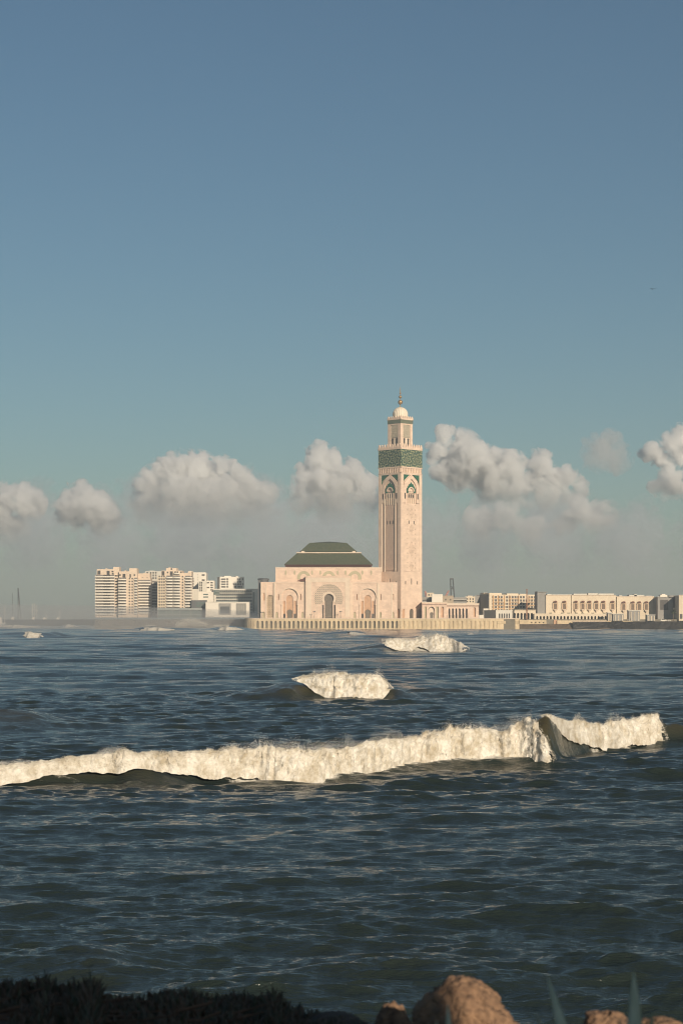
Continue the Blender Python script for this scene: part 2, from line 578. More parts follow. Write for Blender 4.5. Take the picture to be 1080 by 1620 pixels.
breaker('breaking_wave', S_S1,
        [(340, 996.5), (358, 997.3), (392, 997)], [(340, 994.5), (360, 991.5), (375, 992.5), (392, 996.5)],
        'faint line of surf off the white box-shaped hall', 68, .7, 6.0)
breaker('breaking_wave', S_S2,
        [(-20, 991.5), (30, 992.5), (75, 992.5)], [(-20, 989.5), (30, 988.6), (75, 991.8)],
        'faint line of surf below the harbour boats on the far left', 72, .8, 6.0)
breaker('breaking_wave', S_S2,
        [(100, 991.5), (112, 992), (130, 992)], [(100, 989), (112, 987.8), (130, 991)],
        'small white surf tip before the dark breakwater', 75, .8, 5.0)


def splash(px, d, w, h, n_, label, seed):
    """spray thrown up where a wave hits the quay: a heap of white flecks"""
    r = np.random.default_rng(seed)
    k = d / FPX
    m_ = 9
    lump = r.integers(0, m_, n_)
    lu = r.uniform(-.85, .85, m_)
    lh = (1 - lu ** 2) * r.uniform(.25, .8, m_)
    u = lu[lump] + r.normal(0, .17, n_)
    z = h * np.abs(lh[lump] * r.beta(2.2, 1.3, n_) + r.normal(0, .10, n_))
    c = np.stack([X(px, d) + u * w, d + r.normal(0, 2.0, n_), z], -1)
    sz = r.uniform(.16, .42, n_)
    base = np.array([(1, 0, -.6), (-.6, .8, -.5), (-.5, -.9, -.4), (0, 0, 1.0)])
    tri = np.array([(0, 1, 3), (1, 2, 3), (2, 0, 3), (0, 2, 1)])
    V2 = (c[:, None, :] + base[None] * sz[:, None, None]).reshape(-1, 3)
    T2 = (np.arange(n_)[:, None, None] * 4 + tri[None]).reshape(-1, 3)
    tag(link_mesh('wave_splash', np_mesh('wave_splash', V2, T2, False), foam_m), label, 'spray')


splash(303, 1925, 15, 13, 6500, 'tall white splash of a wave against the grey quay', 5)
splash(352, 1922, 11, 5, 2500, 'low white splash at the quay under the white hall', 6)
splash(372, 1915, 8, 4, 1600, 'small white splash at the rounded end of the sea wall', 7)
splash(238, 1935, 12, 4, 1800, 'low white splash at the quay under the peach towers', 8)
# ------------------------------------------------------------------ mesh builder
class MB:
    """collects faces, then links them as one mesh object"""

    def __init__(self, M=None):
        self.v, self.f, self.M = [], [], M

    def add(self, verts, faces):
        o = len(self.v)
        if self.M is not None: verts = [self.M @ Vector(p) for p in verts]
        self.v += [tuple(p) for p in verts]
        self.f += [tuple(i + o for i in f) for f in faces]
        return self

    def box(self, x0, x1, y0, y1, z0, z1):
        return self.add([(x0, y0, z0), (x1, y0, z0), (x1, y1, z0), (x0, y1, z0), (x0, y0, z1), (x1, y0, z1), (x1, y1, z1), (x0, y1, z1)],
                        [(3, 2, 1, 0), (4, 5, 6, 7), (0, 1, 5, 4), (1, 2, 6, 5), (2, 3, 7, 6), (3, 0, 4, 7)])

    def frustum(self, a, z0, b, z1):
        """a, b = (x0, x1, y0, y1) at the two levels"""
        q = lambda r, z: [(r[0], r[2], z), (r[1], r[2], z), (r[1], r[3], z), (r[0], r[3], z)]
        return self.add(q(a, z0) + q(b, z1), [(3, 2, 1, 0), (4, 5, 6, 7), (0, 1, 5, 4), (1, 2, 6, 5), (2, 3, 7, 6), (3, 0, 4, 7)])

    def prism_y(self, poly, y0, y1):
        """poly of (x, z), counter-clockwise seen from -y"""
        n = len(poly)
        return self.add([(x, y0, z) for x, z in poly] + [(x, y1, z) for x, z in poly],
                        [tuple(range(n)), tuple(range(2 * n - 1, n - 1, -1))] + [((i + 1) % n, i, n + i, n + (i + 1) % n) for i in range(n)])

    def prism_z(self, poly, z0, z1):
        n = len(poly)
        return self.add([(x, y, z0) for x, y in poly] + [(x, y, z1) for x, y in poly],
                        [tuple(range(n - 1, -1, -1)), tuple(range(n, 2 * n))] + [(i, (i + 1) % n, n + (i + 1) % n, n + i) for i in range(n)])

    def lathe(self, prof, n=24, cx=0, cy=0, ribs=0, rib=0.0):
        vs, fs = [], []
        for r, z in prof:
            for k in range(n):
                a = 2 * math.pi * k / n
                q = r * (1 + (rib * abs(math.sin(a * ribs / 2)) - rib if ribs else 0))
                vs.append((cx + q * math.cos(a), cy + q * math.sin(a), z))
        for i in range(len(prof) - 1):
            for k in range(n):
                fs.append((i * n + k, i * n + (k + 1) % n, (i + 1) * n + (k + 1) % n, (i + 1) * n + k))
        fs.append(tuple(range(n - 1, -1, -1)))
        fs.append(tuple(range((len(prof) - 1) * n, len(prof) * n)))
        return self.add(vs, fs)

    def bar(self, a, b, w):
        a, b = Vector(a), Vector(b)
        d = (b - a).normalized()
        u = d.orthogonal().normalized() * w / 2
        v = d.cross(u).normalized() * w / 2
        p = [a + u + v, a - u + v, a - u - v, a + u - v, b + u + v, b - u + v, b - u - v, b + u - v]
        return self.add(p, [(0, 1, 2, 3), (7, 6, 5, 4), (1, 0, 4, 5), (2, 1, 5, 6), (3, 2, 6, 7), (0, 3, 7, 4)])

    def panel(self, outer, holes, y, depth):
        """a sheet at y facing -y with holes whose reveals run back by depth; polygons of (x, z)"""
        zmin = min(z for _, z in outer) + .012
        holes = [[(x, max(z, zmin)) for x, z in h] for h in holes]
        area = lambda L: abs(sum(L[i][0] * L[(i + 1) % len(L)][1] - L[(i + 1) % len(L)][0] * L[i][1] for i in range(len(L)))) / 2
        want = area(outer) - sum(area(h) for h in holes)
        for sub in (1, 3, 5, 8, 13):      # a filled sheet that comes out with gaps is tried again with a finer rim
            rim = [(a[0] + (c[0] - a[0]) * k / sub, a[1] + (c[1] - a[1]) * k / sub) for a, c in zip(outer, outer[1:] + outer[:1]) for k in range(sub)]
            bm = bmesh.new()
            es = []
            for lp in [rim] + holes:
                vs = [bm.verts.new((x, 0, z)) for x, z in lp]
                es += [bm.edges.new((vs[i], vs[(i + 1) % len(vs)])) for i in range(len(vs))]
            bmesh.ops.triangle_fill(bm, edges=es, use_beauty=True, use_dissolve=False, normal=(0, -1, 0))
            if abs(sum(f.calc_area() for f in bm.faces) - want) < .004 * want: break
            if sub < 13: bm.free()
        bm.verts.index_update()
        self.add([(q.co.x, y, q.co.z) for q in bm.verts], [tuple(q.index for q in f.verts) if f.normal.y < 0 else tuple(q.index for q in reversed(f.verts)) for f in bm.faces])
        bm.free()
        for lp in holes:
            n = len(lp)
            self.add([(x, y, z) for x, z in lp] + [(x, y + depth, z) for x, z in lp], [(i, (i + 1) % n, n + (i + 1) % n, n + i) for i in range(n)])
        return self

    def build(self, name, m, parent=None, smooth=False, loc=None, rz=0):
        me = bpy.data.meshes.new(name)
        me.from_pydata(self.v, [], self.f)
        if smooth: me.polygons.foreach_set('use_smooth', [True] * len(me.polygons))
        return link_mesh(name, me, m, parent, loc, rz)


def rect(x0, x1, z0, z1):
    return [(x0, z0), (x1, z0), (x1, z1), (x0, z1)]


def arch(cx, w, zb, zt, n=10, pointed=0.0):
    """door-shaped outline: straight jambs and a round (or slightly pointed) head"""
    h = w / 2
    r = h * (1 + pointed)
    zs = zt - r
    pts = [(cx - h, zb), (cx + h, zb)]
    for k in range(n + 1):
        a = math.pi * k / n
        pts.append((cx + h * math.cos(a), zs + r * math.sin(a) * (1 - 0.0 * pointed) if not pointed else zs + r * (math.sin(a) ** 0.85)))
    return pts


def horseshoe(cx, w, zb, zt, r=None, n=18):
    """a round head wider than the opening below it"""
    r = r or w * 0.6
    cz = zt - r
    a0 = -math.acos(min(1, (w / 2) / r))
    pts = [(cx - w / 2, zb), (cx + w / 2, zb)]
    for k in range(n + 1):
        a = a0 + (math.pi - 2 * a0) * k / n
        pts.append((cx + r * math.cos(a), cz + r * math.sin(a)))
    return pts


def repeat(name, me, material, parent, places, rz=0, most=100):
    """the same part at many places: the first hundred as parts of their own, any further ones as one mesh"""
    if material and not me.materials: me.materials.append(material)
    for i, p in enumerate(places[:most]):
        o = bpy.data.objects.new(name, me)
        COL.objects.link(o)
        o.parent = parent
        o.location = p[:3]
        if len(p) > 3: o.scale = p[3]
    rest = places[most:]
    if rest:
        mb = MB()
        vs = [v.co.copy() for v in me.vertices]
        fs = [tuple(f.vertices) for f in me.polygons]
        for p in rest:
            sc = p[3] if len(p) > 3 else (1, 1, 1)
            mb.add([(v.x * sc[0] + p[0], v.y * sc[1] + p[1], v.z * sc[2] + p[2]) for v in vs], fs)
        mb.build(name, material, parent)['kind'] = 'stuff'


def part_mesh(mb, name):
    me = bpy.data.meshes.new(name)
    me.from_pydata(mb.v, [], mb.f)
    return me


# ------------------------------------------------------------------ building materials
def stone_mat(name, col, course=0.9, mortar=0.88, vary=0.09):
    """coursed stone: brick joints and uneven blocks, upright on any wall"""
    m, nt, b = new_mat(name)
    n, l = nt.nodes, nt.links
    b.inputs['Roughness'].default_value = 0.85
    tc = n.new('ShaderNodeTexCoord')
    sep = n.new('ShaderNodeSeparateXYZ')
    l.new(tc.outputs['Object'], sep.inputs[0])
    ad = n.new('ShaderNodeMath')
    l.new(sep.outputs[0], ad.inputs[0])
    l.new(sep.outputs[1], ad.inputs[1])
    cb = n.new('ShaderNodeCombineXYZ')
    l.new(ad.outputs[0], cb.inputs[0])
    l.new(sep.outputs[2], cb.inputs[1])
    br = n.new('ShaderNodeTexBrick')
    br.inputs['Scale'].default_value = 1.0
    br.inputs['Brick Width'].default_value = course * 2.3
    br.inputs['Row Height'].default_value = course
    br.inputs['Mortar Size'].default_value = 0.05
    br.inputs['Bias'].default_value = 0.0
    br.inputs['Color1'].default_value = (*[min(1, c * (1 + vary * 0.5)) for c in col], 1)
    br.inputs['Color2'].default_value = (*[c * (1 - vary) for c in col], 1)
    br.inputs['Mortar'].default_value = (*[c * mortar for c in col], 1)
    l.new(cb.outputs[0], br.inputs[0])
    nz = n.new('ShaderNodeTexNoise')
    nz.inputs['Scale'].default_value = 0.16
    nz.inputs['Detail'].default_value = 7
    nz.inputs['Roughness'].default_value = 0.7
    l.new(tc.outputs['Object'], nz.inputs[0])
    rp = n.new('ShaderNodeMapRange')
    rp.inputs['From Min'].default_value = 0.35
    rp.inputs['From Max'].default_value = 0.7
    rp.inputs['To Min'].default_value = 1.08
    rp.inputs['To Max'].default_value = 0.84
    l.new(nz.outputs[0], rp.inputs[0])
    mx = n.new('ShaderNodeMix')
    mx.data_type = 'RGBA'
    mx.blend_type = 'MULTIPLY'
    mx.inputs['Factor'].default_value = 1
    l.new(br.outputs[0], mx.inputs['A'])
    l.new(rp.outputs[0], mx.inputs['B'])
    l.new(mx.outputs['Result'], b.inputs['Base Color'])
    bp = n.new('ShaderNodeBump')
    bp.inputs['Distance'].default_value = 0.05
    l.new(br.outputs['Fac'], bp.inputs['Height'])
    bp.invert = True
    l.new(bp.outputs[0], b.inputs['Normal'])
    return m


def lattice_mat(name, col, dark, size, kind='diamond', amount=0.5):
    """net of lozenges, carving shade put into the dark colour, or tiled rosettes covering a panel"""
    m, nt, b = new_mat(name)
    n, l = nt.nodes, nt.links
    b.inputs['Roughness'].default_value = 0.8
    tc = n.new('ShaderNodeTexCoord')
    sep = n.new('ShaderNodeSeparateXYZ')
    l.new(tc.outputs['Object'], sep.inputs[0])

    def mth(op, a, c=None):
        q = n.new('ShaderNodeMath')
        q.operation = op
        for i, v in enumerate((a, c)):
            if v is None: continue
            if isinstance(v, (int, float)):
                q.inputs[i].default_value = v
            else:
                l.new(v, q.inputs[i])
        return q.outputs[0]

    u = mth('ADD', sep.outputs[0], sep.outputs[1])
    w = sep.outputs[2]
    k = math.pi / size
    if kind == 'diamond':
        a = mth('SINE', mth('MULTIPLY', mth('ADD', u, mth('MULTIPLY', w, 0.75)), k))
        c = mth('SINE', mth('MULTIPLY', mth('SUBTRACT', u, mth('MULTIPLY', w, 0.75)), k))
        f = mth('ABSOLUTE', mth('MULTIPLY', a, c))
    elif kind == 'star':
        a = mth('MULTIPLY', mth('COSINE', mth('MULTIPLY', u, k)), mth('COSINE', mth('MULTIPLY', w, k)))
        c = mth('MULTIPLY', mth('COSINE', mth('MULTIPLY', u, 3 * k)), mth('COSINE', mth('MULTIPLY', w, 3 * k)))
        f = mth('ABSOLUTE', mth('ADD', a, mth('MULTIPLY', c, 0.7)))
    else:  # rosettes: rings round a grid of centres
        fu = mth('SUBTRACT', mth('FRACT', mth('DIVIDE', u, size)), 0.5)
        fw = mth('SUBTRACT', mth('FRACT', mth('DIVIDE', w, size)), 0.5)
        rr = mth('SQRT', mth('ADD', mth('MULTIPLY', fu, fu), mth('MULTIPLY', fw, fw)))
        an = mth('ARCTAN2', fw, fu)
        f = mth('ABSOLUTE', mth('SINE', mth('ADD', mth('MULTIPLY', rr, 13), mth('MULTIPLY', mth('SINE', mth('MULTIPLY', an, 8)), 0.9))))
    rp = n.new('ShaderNodeMapRange')
    rp.interpolation_type = 'SMOOTHSTEP'
    rp.inputs['From Min'].default_value = amount - 0.16
    rp.inputs['From Max'].default_value = amount + 0.16
    l.new(f, rp.inputs[0])
    nz = n.new('ShaderNodeTexNoise')
    nz.inputs['Scale'].default_value = 0.3
    nz.inputs['Detail'].default_value = 5
    l.new(tc.outputs['Object'], nz.inputs[0])
    mx = n.new('ShaderNodeMix')
    mx.data_type = 'RGBA'
    mx.inputs['A'].default_value = (*col, 1)
    mx.inputs['B'].default_value = (*dark, 1)
    l.new(rp.outputs[0], mx.inputs['Factor'])
    m2 = n.new('ShaderNodeMix')
    m2.data_type = 'RGBA'
    m2.blend_type = 'MULTIPLY'
    m2.inputs['Factor'].default_value = 1
    r2 = n.new('ShaderNodeMapRange')
    r2.inputs['To Min'].default_value = 0.8
    r2.inputs['To Max'].default_value = 1.2
    l.new(nz.outputs[0], r2.inputs[0])
    l.new(mx.outputs['Result'], m2.inputs['A'])
    l.new(r2.outputs[0], m2.inputs['B'])
    l.new(m2.outputs['Result'], b.inputs['Base Color'])
    bp = n.new('ShaderNodeBump')
    bp.inputs['Distance'].default_value = 0.35
    bp.invert = True
    l.new(rp.outputs[0], bp.inputs['Height'])
    l.new(bp.outputs[0], b.inputs['Normal'])
    return m


PINK = (0.70, 0.535, 0.42)
M = dict(
    stone=stone_mat('pink_marble', PINK, 1.1),
    stone_tower=stone_mat('pale_pink_marble', (0.72, 0.555, 0.435), 1.3, 0.92, 0.06),
    stone_trim=mat('cream_marble', (0.68, 0.56, 0.44), 0.7, 0.15, 0.3, 3),
    carved=lattice_mat('carved_marble', (0.66, 0.48, 0.37), (0.30, 0.20, 0.14), 1.25, 'diamond', 0.62),  # dark tone paints the shade in the carved hollows
    carved_dots=lattice_mat('pierced_marble', (0.68, 0.55, 0.43), (0.22, 0.19, 0.15), 1.7, 'star', 0.62),
    orange_stone=mat('ochre_marble', (0.56, 0.35, 0.22), 0.8, 0.25, 0.4, 4),
    zellij=lattice_mat('green_mosaic', (0.026, 0.075, 0.056), (0.27, 0.28, 0.16), 13.4, 'rosette', 0.80),
    zellij_small=lattice_mat('fine_green_mosaic', (0.05, 0.11, 0.08), (0.30, 0.30, 0.20), 2.6, 'rosette', 0.7),
    green=mat('green_glazed_tile', (0.012, 0.115, 0.062), 0.35, 0.35, 0.6, 4),
    roof=mat('green_roof_tile', (0.045, 0.073, 0.042), 0.6, 0.4, 0.5, 2.2, 0.5, (1, 1, 1), (0.105, 0.105, 0.058)),
    pale_green=mat('faded_green_relief', (0.44, 0.40, 0.27), 0.8, 0.2, 0.4, 4),
    eave=mat('dark_red_cedar', (0.13, 0.045, 0.032), 0.7, 0.4, 1.0, 6),
    dark=mat('dark_opening', (0.055, 0.048, 0.042), 0.5, 0.4, 0.5, 4),
    door=mat('titanium_door', (0.15, 0.125, 0.095), 0.45, 0.35, 0.5, 3),
    glass=mat('window_glass', (0.035, 0.042, 0.045), 0.12, 0.4, 0.3, 2),
    dome=mat('white_dome_stone', (0.70, 0.62, 0.50), 0.6, 0.12, 0.4, 4),
    brass=mat('tarnished_brass', (0.42, 0.27, 0.12), 0.4, 0.3, 0.8, 3, metallic=0.6),
    wall_cream=mat('sea_wall_stone', (0.62, 0.50, 0.33), 0.85, 0.3, 0.12, 1.2, 0.03, (1, 1, 0.35)),
    niche=mat('sea_wall_niche', (0.22, 0.16, 0.11), 0.9, 0.3, 0.3, 2),
    paving=mat('paving', (0.40, 0.35, 0.28), 0.85, 0.25, 0.2, 2),
    land=mat('city_ground', (0.20, 0.18, 0.14), 0.9, 0.3, 0.02, 0.3),
    rock=mat('shore_rock', (0.14, 0.105, 0.075), 0.9, 0.5, 0.15, 1.2, 0.4),
    black_rock=mat('wet_black_rock', (0.035, 0.033, 0.03), 0.6, 0.5, 0.15, 1.2, 0.4),
    peach=mat('peach_render', (0.68, 0.555, 0.43), 0.85, 0.18, 0.08, 1.0),
    cream=mat('cream_render', (0.68, 0.58, 0.44), 0.85, 0.18, 0.08, 1.0),
    white=mat('white_render', (0.74, 0.69, 0.60), 0.8, 0.12, 0.08, 1.0),
    offwhite=mat('off_white_render', (0.60, 0.57, 0.50), 0.85, 0.18, 0.08, 1.0),
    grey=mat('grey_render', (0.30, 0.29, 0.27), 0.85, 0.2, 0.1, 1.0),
    darkgrey=mat('dark_grey_cladding', (0.10, 0.105, 0.11), 0.6, 0.25, 0.1, 1.0),
    greenglass=mat('green_tinted_glass', (0.12, 0.16, 0.15), 0.15, 0.3, 0.1, 0.5),
    metal=mat('grey_painted_metal', (0.30, 0.33, 0.31), 0.45, 0.2, 0.3, 2),
    ochre=mat('ochre_paint', (0.58, 0.33, 0.14), 0.8, 0.2, 0.2, 2),
    steel=mat('grey_steel', (0.10, 0.11, 0.12), 0.6, 0.3, 0.5, 3),
    rust=mat('rusty_orange_steel', (0.35, 0.16, 0.08), 0.7, 0.3, 0.5, 3),
    pinkpaint=mat('faded_pink_paint', (0.50, 0.26, 0.22), 0.7, 0.2, 0.5, 3),
    frond=mat('palm_green', (0.05, 0.065, 0.03), 0.8, 0.4, 0.6, 3),
    bark=mat('palm_bark', (0.16, 0.12, 0.08), 0.9, 0.4, 1.0, 5),
)
# ------------------------------------------------------------------ ground on the far shore
DW = 1642.0                     # the sea wall
DM = 1658.0                     # the front of the mosque
Z0 = 9.0                        # its terrace

g = MB()
pts = [(X(384, DW + 20), DW + 20), (X(400, DW), DW + 1.5), (X(815, DW), DW + 1.5), (X(820, DW), DW + 50), (420, 1693), (5200, 1693), (5200, 9300), (-2800, 9300), (-460, 2600), (-262, 2040), (-255, 1975), (-110, 1960), (-100, 1800)]
g.prism_z(pts, -2, Z0 - 0.35)
tag(g.build('city_ground', M['land']), kind='structure')
g = MB()
g.prism_z([(X(388, DW + 16), DW + 14), (X(394, DW + 5), DW + 5), (X(402, DW), DW + 2), (X(814, DW), DW + 2), (X(818, DW), DW + 20), (X(818, DW), DW + 120), (X(386, DW), DW + 120)], Z0 - 0.3, Z0)
tag(g.build('terrace', M['paving']), kind='structure')

# ------------------------------------------------------------------ sea wall with its arches
s = DW / FPX
wall = empty('sea_wall', (0, DW, 0), 'long cream sea wall with a row of arched niches under the mosque', 'sea wall')
xa, xb, xc, xd = X(404, DW), X(631, DW), X(786, DW), X(822, DW)
zt = Z(979.0, DW)
mb = MB()
n = 32
step = (xb - xa) / n
holes = [arch(xa + (i + 0.5) * step, step * 0.52, Z(994.2, DW), Z(982.6, DW)) for i in range(n)]
mb.panel(rect(xa, xb, -1.5, zt), holes, 0, 2.2)
mb.box(xa, xb, 2.2, 4, -1.5, zt)
body = mb
# the left end bends back in a quarter round, with its own niches
cxl, ryl = xa, 14.0
rxl = xa - X(386, DW)
seg = 12
ring = [(cxl - rxl * math.sin(math.pi / 2 * k / seg), ryl * (1 - math.cos(math.pi / 2 * k / seg))) for k in range(seg + 1)]
for k in range(seg):
    (x0, y0), (x1, y1) = ring[k], ring[k + 1]
    w = math.hypot(x1 - x0, y1 - y0)
    a = math.atan2(y0 - y1, x0 - x1)
    q = MB(Matrix.Translation((x1, y1, 0)) @ Matrix.Rotation(a, 4, 'Z'))
    hl = [arch(w / 2, w * 0.5, Z(994.2, DW), Z(982.6, DW))] if k % 2 == 1 else []
    q.panel(rect(0, w, -1.5, zt), hl, 0, 1.0)
    q.box(0, w, 1.0, 2, -1.5, zt)
    body.add(q.v, q.f)
# ribbed stretch: shallow bays between upright fins, scooped at the foot
nb = 22
st = (xc - xb) / nb
mb.box(xb, xc, 0.9, 4, -1.5, zt)
mb.box(xb, xc, 0, 1.0, Z(982.5, DW), zt - 0.002)
for i in range(nb):
    x0 = xb + i * st
    mb.prism_z([(x0 + 0.15 * st, 0.95), (x0 + 0.2 * st, 0.25), (x0 + 0.5 * st, 0.0), (x0 + 0.85 * st, 0.2), (x0 + st, 0.95)], Z(994.5, DW), Z(982.4, DW))
mb.box(xb, xc, -0.3, 1.0, -1.5, Z(994.5, DW))
# toothed right end, bending back
n2 = 9
st = (xd - xc) / n2
mb.add([(xc, 0, -1.5), (xd, 5, -1.5), (xd, 9, -1.5), (xc, 4, -1.5), (xc, 0, zt), (xd, 5, zt), (xd, 9, zt), (xc, 4, zt)], [(3, 2, 1, 0), (4, 5, 6, 7), (0, 1, 5, 4), (1, 2, 6, 5), (2, 3, 7, 6), (3, 0, 4, 7)])
for i in range(n2 * 2):
    x0 = xc + (i + 0.5) * st / 2
    yy = (x0 - xc) / (xd - xc) * 5
    mb.box(x0 - 0.5, x0 + 0.5, yy - 0.5, yy + 1, Z(987, DW), Z(982.5, DW))
body.build('wall', M['wall_cream'], wall)
cp = MB()
cp.box(xa, xc, -0.35, 1.6, zt, zt + 0.45)
cp.add([(xc, -0.35, zt), (xd, 4.65, zt), (xd, 6.6, zt), (xc, 1.6, zt), (xc, -0.35, zt + .45), (xd, 4.65, zt + .45), (xd, 6.6, zt + .45), (xc, 1.6, zt + .45)], [(3, 2, 1, 0), (4, 5, 6, 7), (0, 1, 5, 4), (1, 2, 6, 5), (2, 3, 7, 6), (3, 0, 4, 7)])
for k in range(seg):
    (x0, y0), (x1, y1) = ring[k], ring[k + 1]
    cp.add([(x0, y0 - .35, zt), (x0, y0 + 1.6, zt), (x1 + 1.2, y1 + .4, zt), (x1 - .35, y1, zt), (x0, y0 - .35, zt + .45), (x0, y0 + 1.6, zt + .45), (x1 + 1.2, y1 + .4, zt + .45), (x1 - .35, y1, zt + .45)], [(0, 1, 2, 3), (7, 6, 5, 4), (1, 0, 4, 5), (2, 1, 5, 6), (3, 2, 6, 7), (0, 3, 7, 4)])
cp.build('coping', M['stone_trim'], wall)
nm = part_mesh(MB().prism_y(arch(0, step * 0.52 - 0.02, Z(994.2, DW), Z(982.6, DW) - 0.01), 0, 0.1), 'niche')
repeat('niche', nm, M['niche'], wall, [(xa + (i + 0.5) * step, 2.08, 0) for i in range(n)])

# ------------------------------------------------------------------ the mosque
OX = X(520, DM)
mosque = empty('mosque', (OX, DM, Z0), 'pink stone mosque hall with green tiled roof and three arched portals', 'mosque')


def mx_(px, dy=0.0):
    return X(px, DM + dy) - OX


def mz_(py, dy=0.0):
    return Z(py, DM + dy) - Z0


# front walls with the side portals
for (a, b_, c) in ((434, 483, 458), (555, 598.3, 581.5)):
    fw = MB()
    trim = MB()
    x0, x1, cx = mx_(a), mx_(b_), mx_(c)
    big = horseshoe(cx, 24.5 * 0.553, 0.0, mz_(931), r=13.2 * 0.553)
    sm = [arch(mx_(q), 3.6 * 0.553, 0.9, mz_(968.5)) for q in ((437.8, 478.7) if a < 500 else (561,))]
    slots = []
    for q in (440.5, 475.5) if a < 500 else (564.5,):
        slots.append(arch(mx_(q), 1.6 * 0.553, mz_(949.5), mz_(940)))
    fw.panel(rect(x0, x1, 0, mz_(921)), [big] + sm + slots, 0, 1.3)
    fw.box(x0, x1, 7, 9, 0, mz_(921) - .05)
    fw.box(x0, x1, 0.0, 9, mz_(921), mz_(920.3))
    for sd in ((x0, x0 + 0.01),):
        fw.box(x0, x0 + .6, 0.002, 9, 0, mz_(921) - .003)
        fw.box(x1 - .6, x1, 0.002, 9, 0, mz_(921) - .003)
    # inner wall of the portal, its ochre panel, door and two side lights
    iw = MB()
    dpt = 1.3
    hol = [arch(cx, 10.6 * 0.553, 0, mz_(941.5), pointed=0.15)] + [arch(cx + q * 0.553, 3.8 * 0.553, 0, mz_(950.5)) for q in (-8.4, 8.4)]
    iw.panel(rect(cx - 7.6, cx + 7.6, 0, mz_(929)), hol, dpt, 0.8)
    iw.build('portal_wall', M['stone'], mosque)
    op = MB()
    op.panel(arch(cx, 10.6 * 0.553, 0, mz_(941.5), pointed=0.15), [horseshoe(cx, 7.6 * 0.553, 0.02, mz_(964.3), r=4.6 * .553)], dpt + .8, 0.7)
    for q in (-8.4, 8.4):
        op.prism_y(rect(cx + q * 0.553 - 1.05, cx + q * .553 + 1.05, mz_(971), mz_(950.5)), dpt + .8, dpt + 1.0)
    op.build('portal_panel', M['carved'] if False else M['orange_stone'], mosque)
    MB().prism_y(horseshoe(cx, 7.5 * 0.553, 0.02, mz_(964.4), r=4.55 * .553), dpt + 1.45, dpt + 1.6).build('door', M['door'], mosque)
    for q in (-8.4, 8.4):
        MB().prism_y(rect(cx + q * 0.553 - 1.05, cx + q * .553 + 1.05, 0.0, mz_(971)), dpt + .75, dpt + .95).build('window', M['dark'], mosque)
    for q in ((437.8, 478.7) if a < 500 else (561,)):
        MB().prism_y(arch(mx_(q), 3.5 * 0.553, 0.9, mz_(968.6)), 0.9, 1.05).build('window', M['pale_green'], mosque)
    for q in slots:
        MB().prism_y(q, 1.1, 1.25).build('niche', M['orange_stone'], mosque)
    # raised rim of the big arch and the slim columns beside it
    rim = horseshoe(cx, 27 * 0.553, mz_(957), mz_(929.8), r=14.4 * .553)
    inn = horseshoe(cx, 25 * 0.553, mz_(957) - .001, mz_(931.2), r=13.3 * .553)
    trim.prism_y(rim[2:] + inn[2:][::-1], -0.35, -0.003)
    for q in (-12.9, 12.9):
        trim.lathe([(.45, 0), (.45, mz_(958)), (.8, mz_(957.2)), (.8, mz_(956.4))], 10, cx + q * .553, -.15)
    # pilaster strips
    for q in (a + 0.8, b_ - 1.2):
        trim.box(mx_(q) - .55, mx_(q) + .55, -0.55, -0.002, 0, mz_(922))
    trim.box(x0 + .02, x1 - .02, -0.3, -0.003, mz_(922.6), mz_(921.8))
    fw.build('front_wall', M['stone'], mosque)
    trim.build('wall_trim', M['stone_trim'], mosque)
# right-hand bays beside the tower
for (a, b_, w_) in ((598.3, 618.6, 601.6), (618.6, 628.2, 621.4)):
    fw = MB()
    trim = MB()
    x0, x1 = mx_(a), mx_(b_)
    yy = 0.7 if a < 610 else 1.3
    fw.panel(rect(x0, x1, 0, mz_(922)), [arch(mx_(w_), 3.6 * .553, .9, mz_(968.5)), arch(mx_(w_ + .6), 1.5 * .553, mz_(949.5), mz_(940))], yy, 1.2)
    fw.box(x0 + .003, x1, yy + 1.2, yy + 2.6, 0, mz_(922) - .02)
    fw.box(x0, x1 + .003, yy - .002, yy + 2.6, mz_(922), mz_(921.2))
    fw.box(x1 - .35, x1 - .001, yy + .003, yy + 1.3, 0, mz_(922) - .01)
    MB().prism_y(arch(mx_(w_), 3.5 * .553, .9, mz_(968.6)), yy + .8, yy + .95).build('window', M['pale_green'], mosque)
    trim.box(x0 + .02, x0 + 1.2, yy - .75, yy - .003, 0.0, mz_(923))
    fw.build('front_wall', M['stone'], mosque)
    trim.build('pilaster', M['stone_trim'], mosque)
# central portal block
cb = MB()
x0, x1 = mx_(483, -2.2), mx_(555, -2.2)
yc = -2.2
cx = mx_(520, -2.2)
k5 = (DM - 2.2) / FPX
door_o = horseshoe(cx, 12.6 * k5, 0, mz_(940, -2.2), r=7.4 * k5)
side_o = [rect(cx + q * k5 - .7, cx + q * k5 + .7, 0, mz_(957, -2.2)) for q in (-9.2, 9.2)]
cb.panel(rect(x0, x1, 0, mz_(912, -2.2)), [door_o] + side_o, yc, 2.0)
cb.box(x0, x0 + 1, yc + .002, 8, 0, mz_(912, -2.2) - .003)
cb.box(x1 - 1, x1, yc + .002, 8, 0, mz_(912, -2.2) - .003)
cb.box(x0, x1, yc, 8.5, mz_(912, -2.2), mz_(911.2, -2.2))
cb.box(x0 + 1, x1 - 1, 8, 9, 0, mz_(912, -2.2))
cb.build('central_portal', M['stone'], mosque)
MB().prism_y(horseshoe(cx, 12.5 * k5, 0, mz_(940.1, -2.2), r=7.35 * k5), yc + 1.7, yc + 1.95).build('door', M['door'], mosque)
for q in (-9.2, 9.2):
    MB().prism_y(rect(cx + q * k5 - .7, cx + q * k5 + .7, 0, mz_(957.1, -2.2)), yc + 1.4, yc + 1.6).build('window', M['dark'], mosque)
sp = MB()
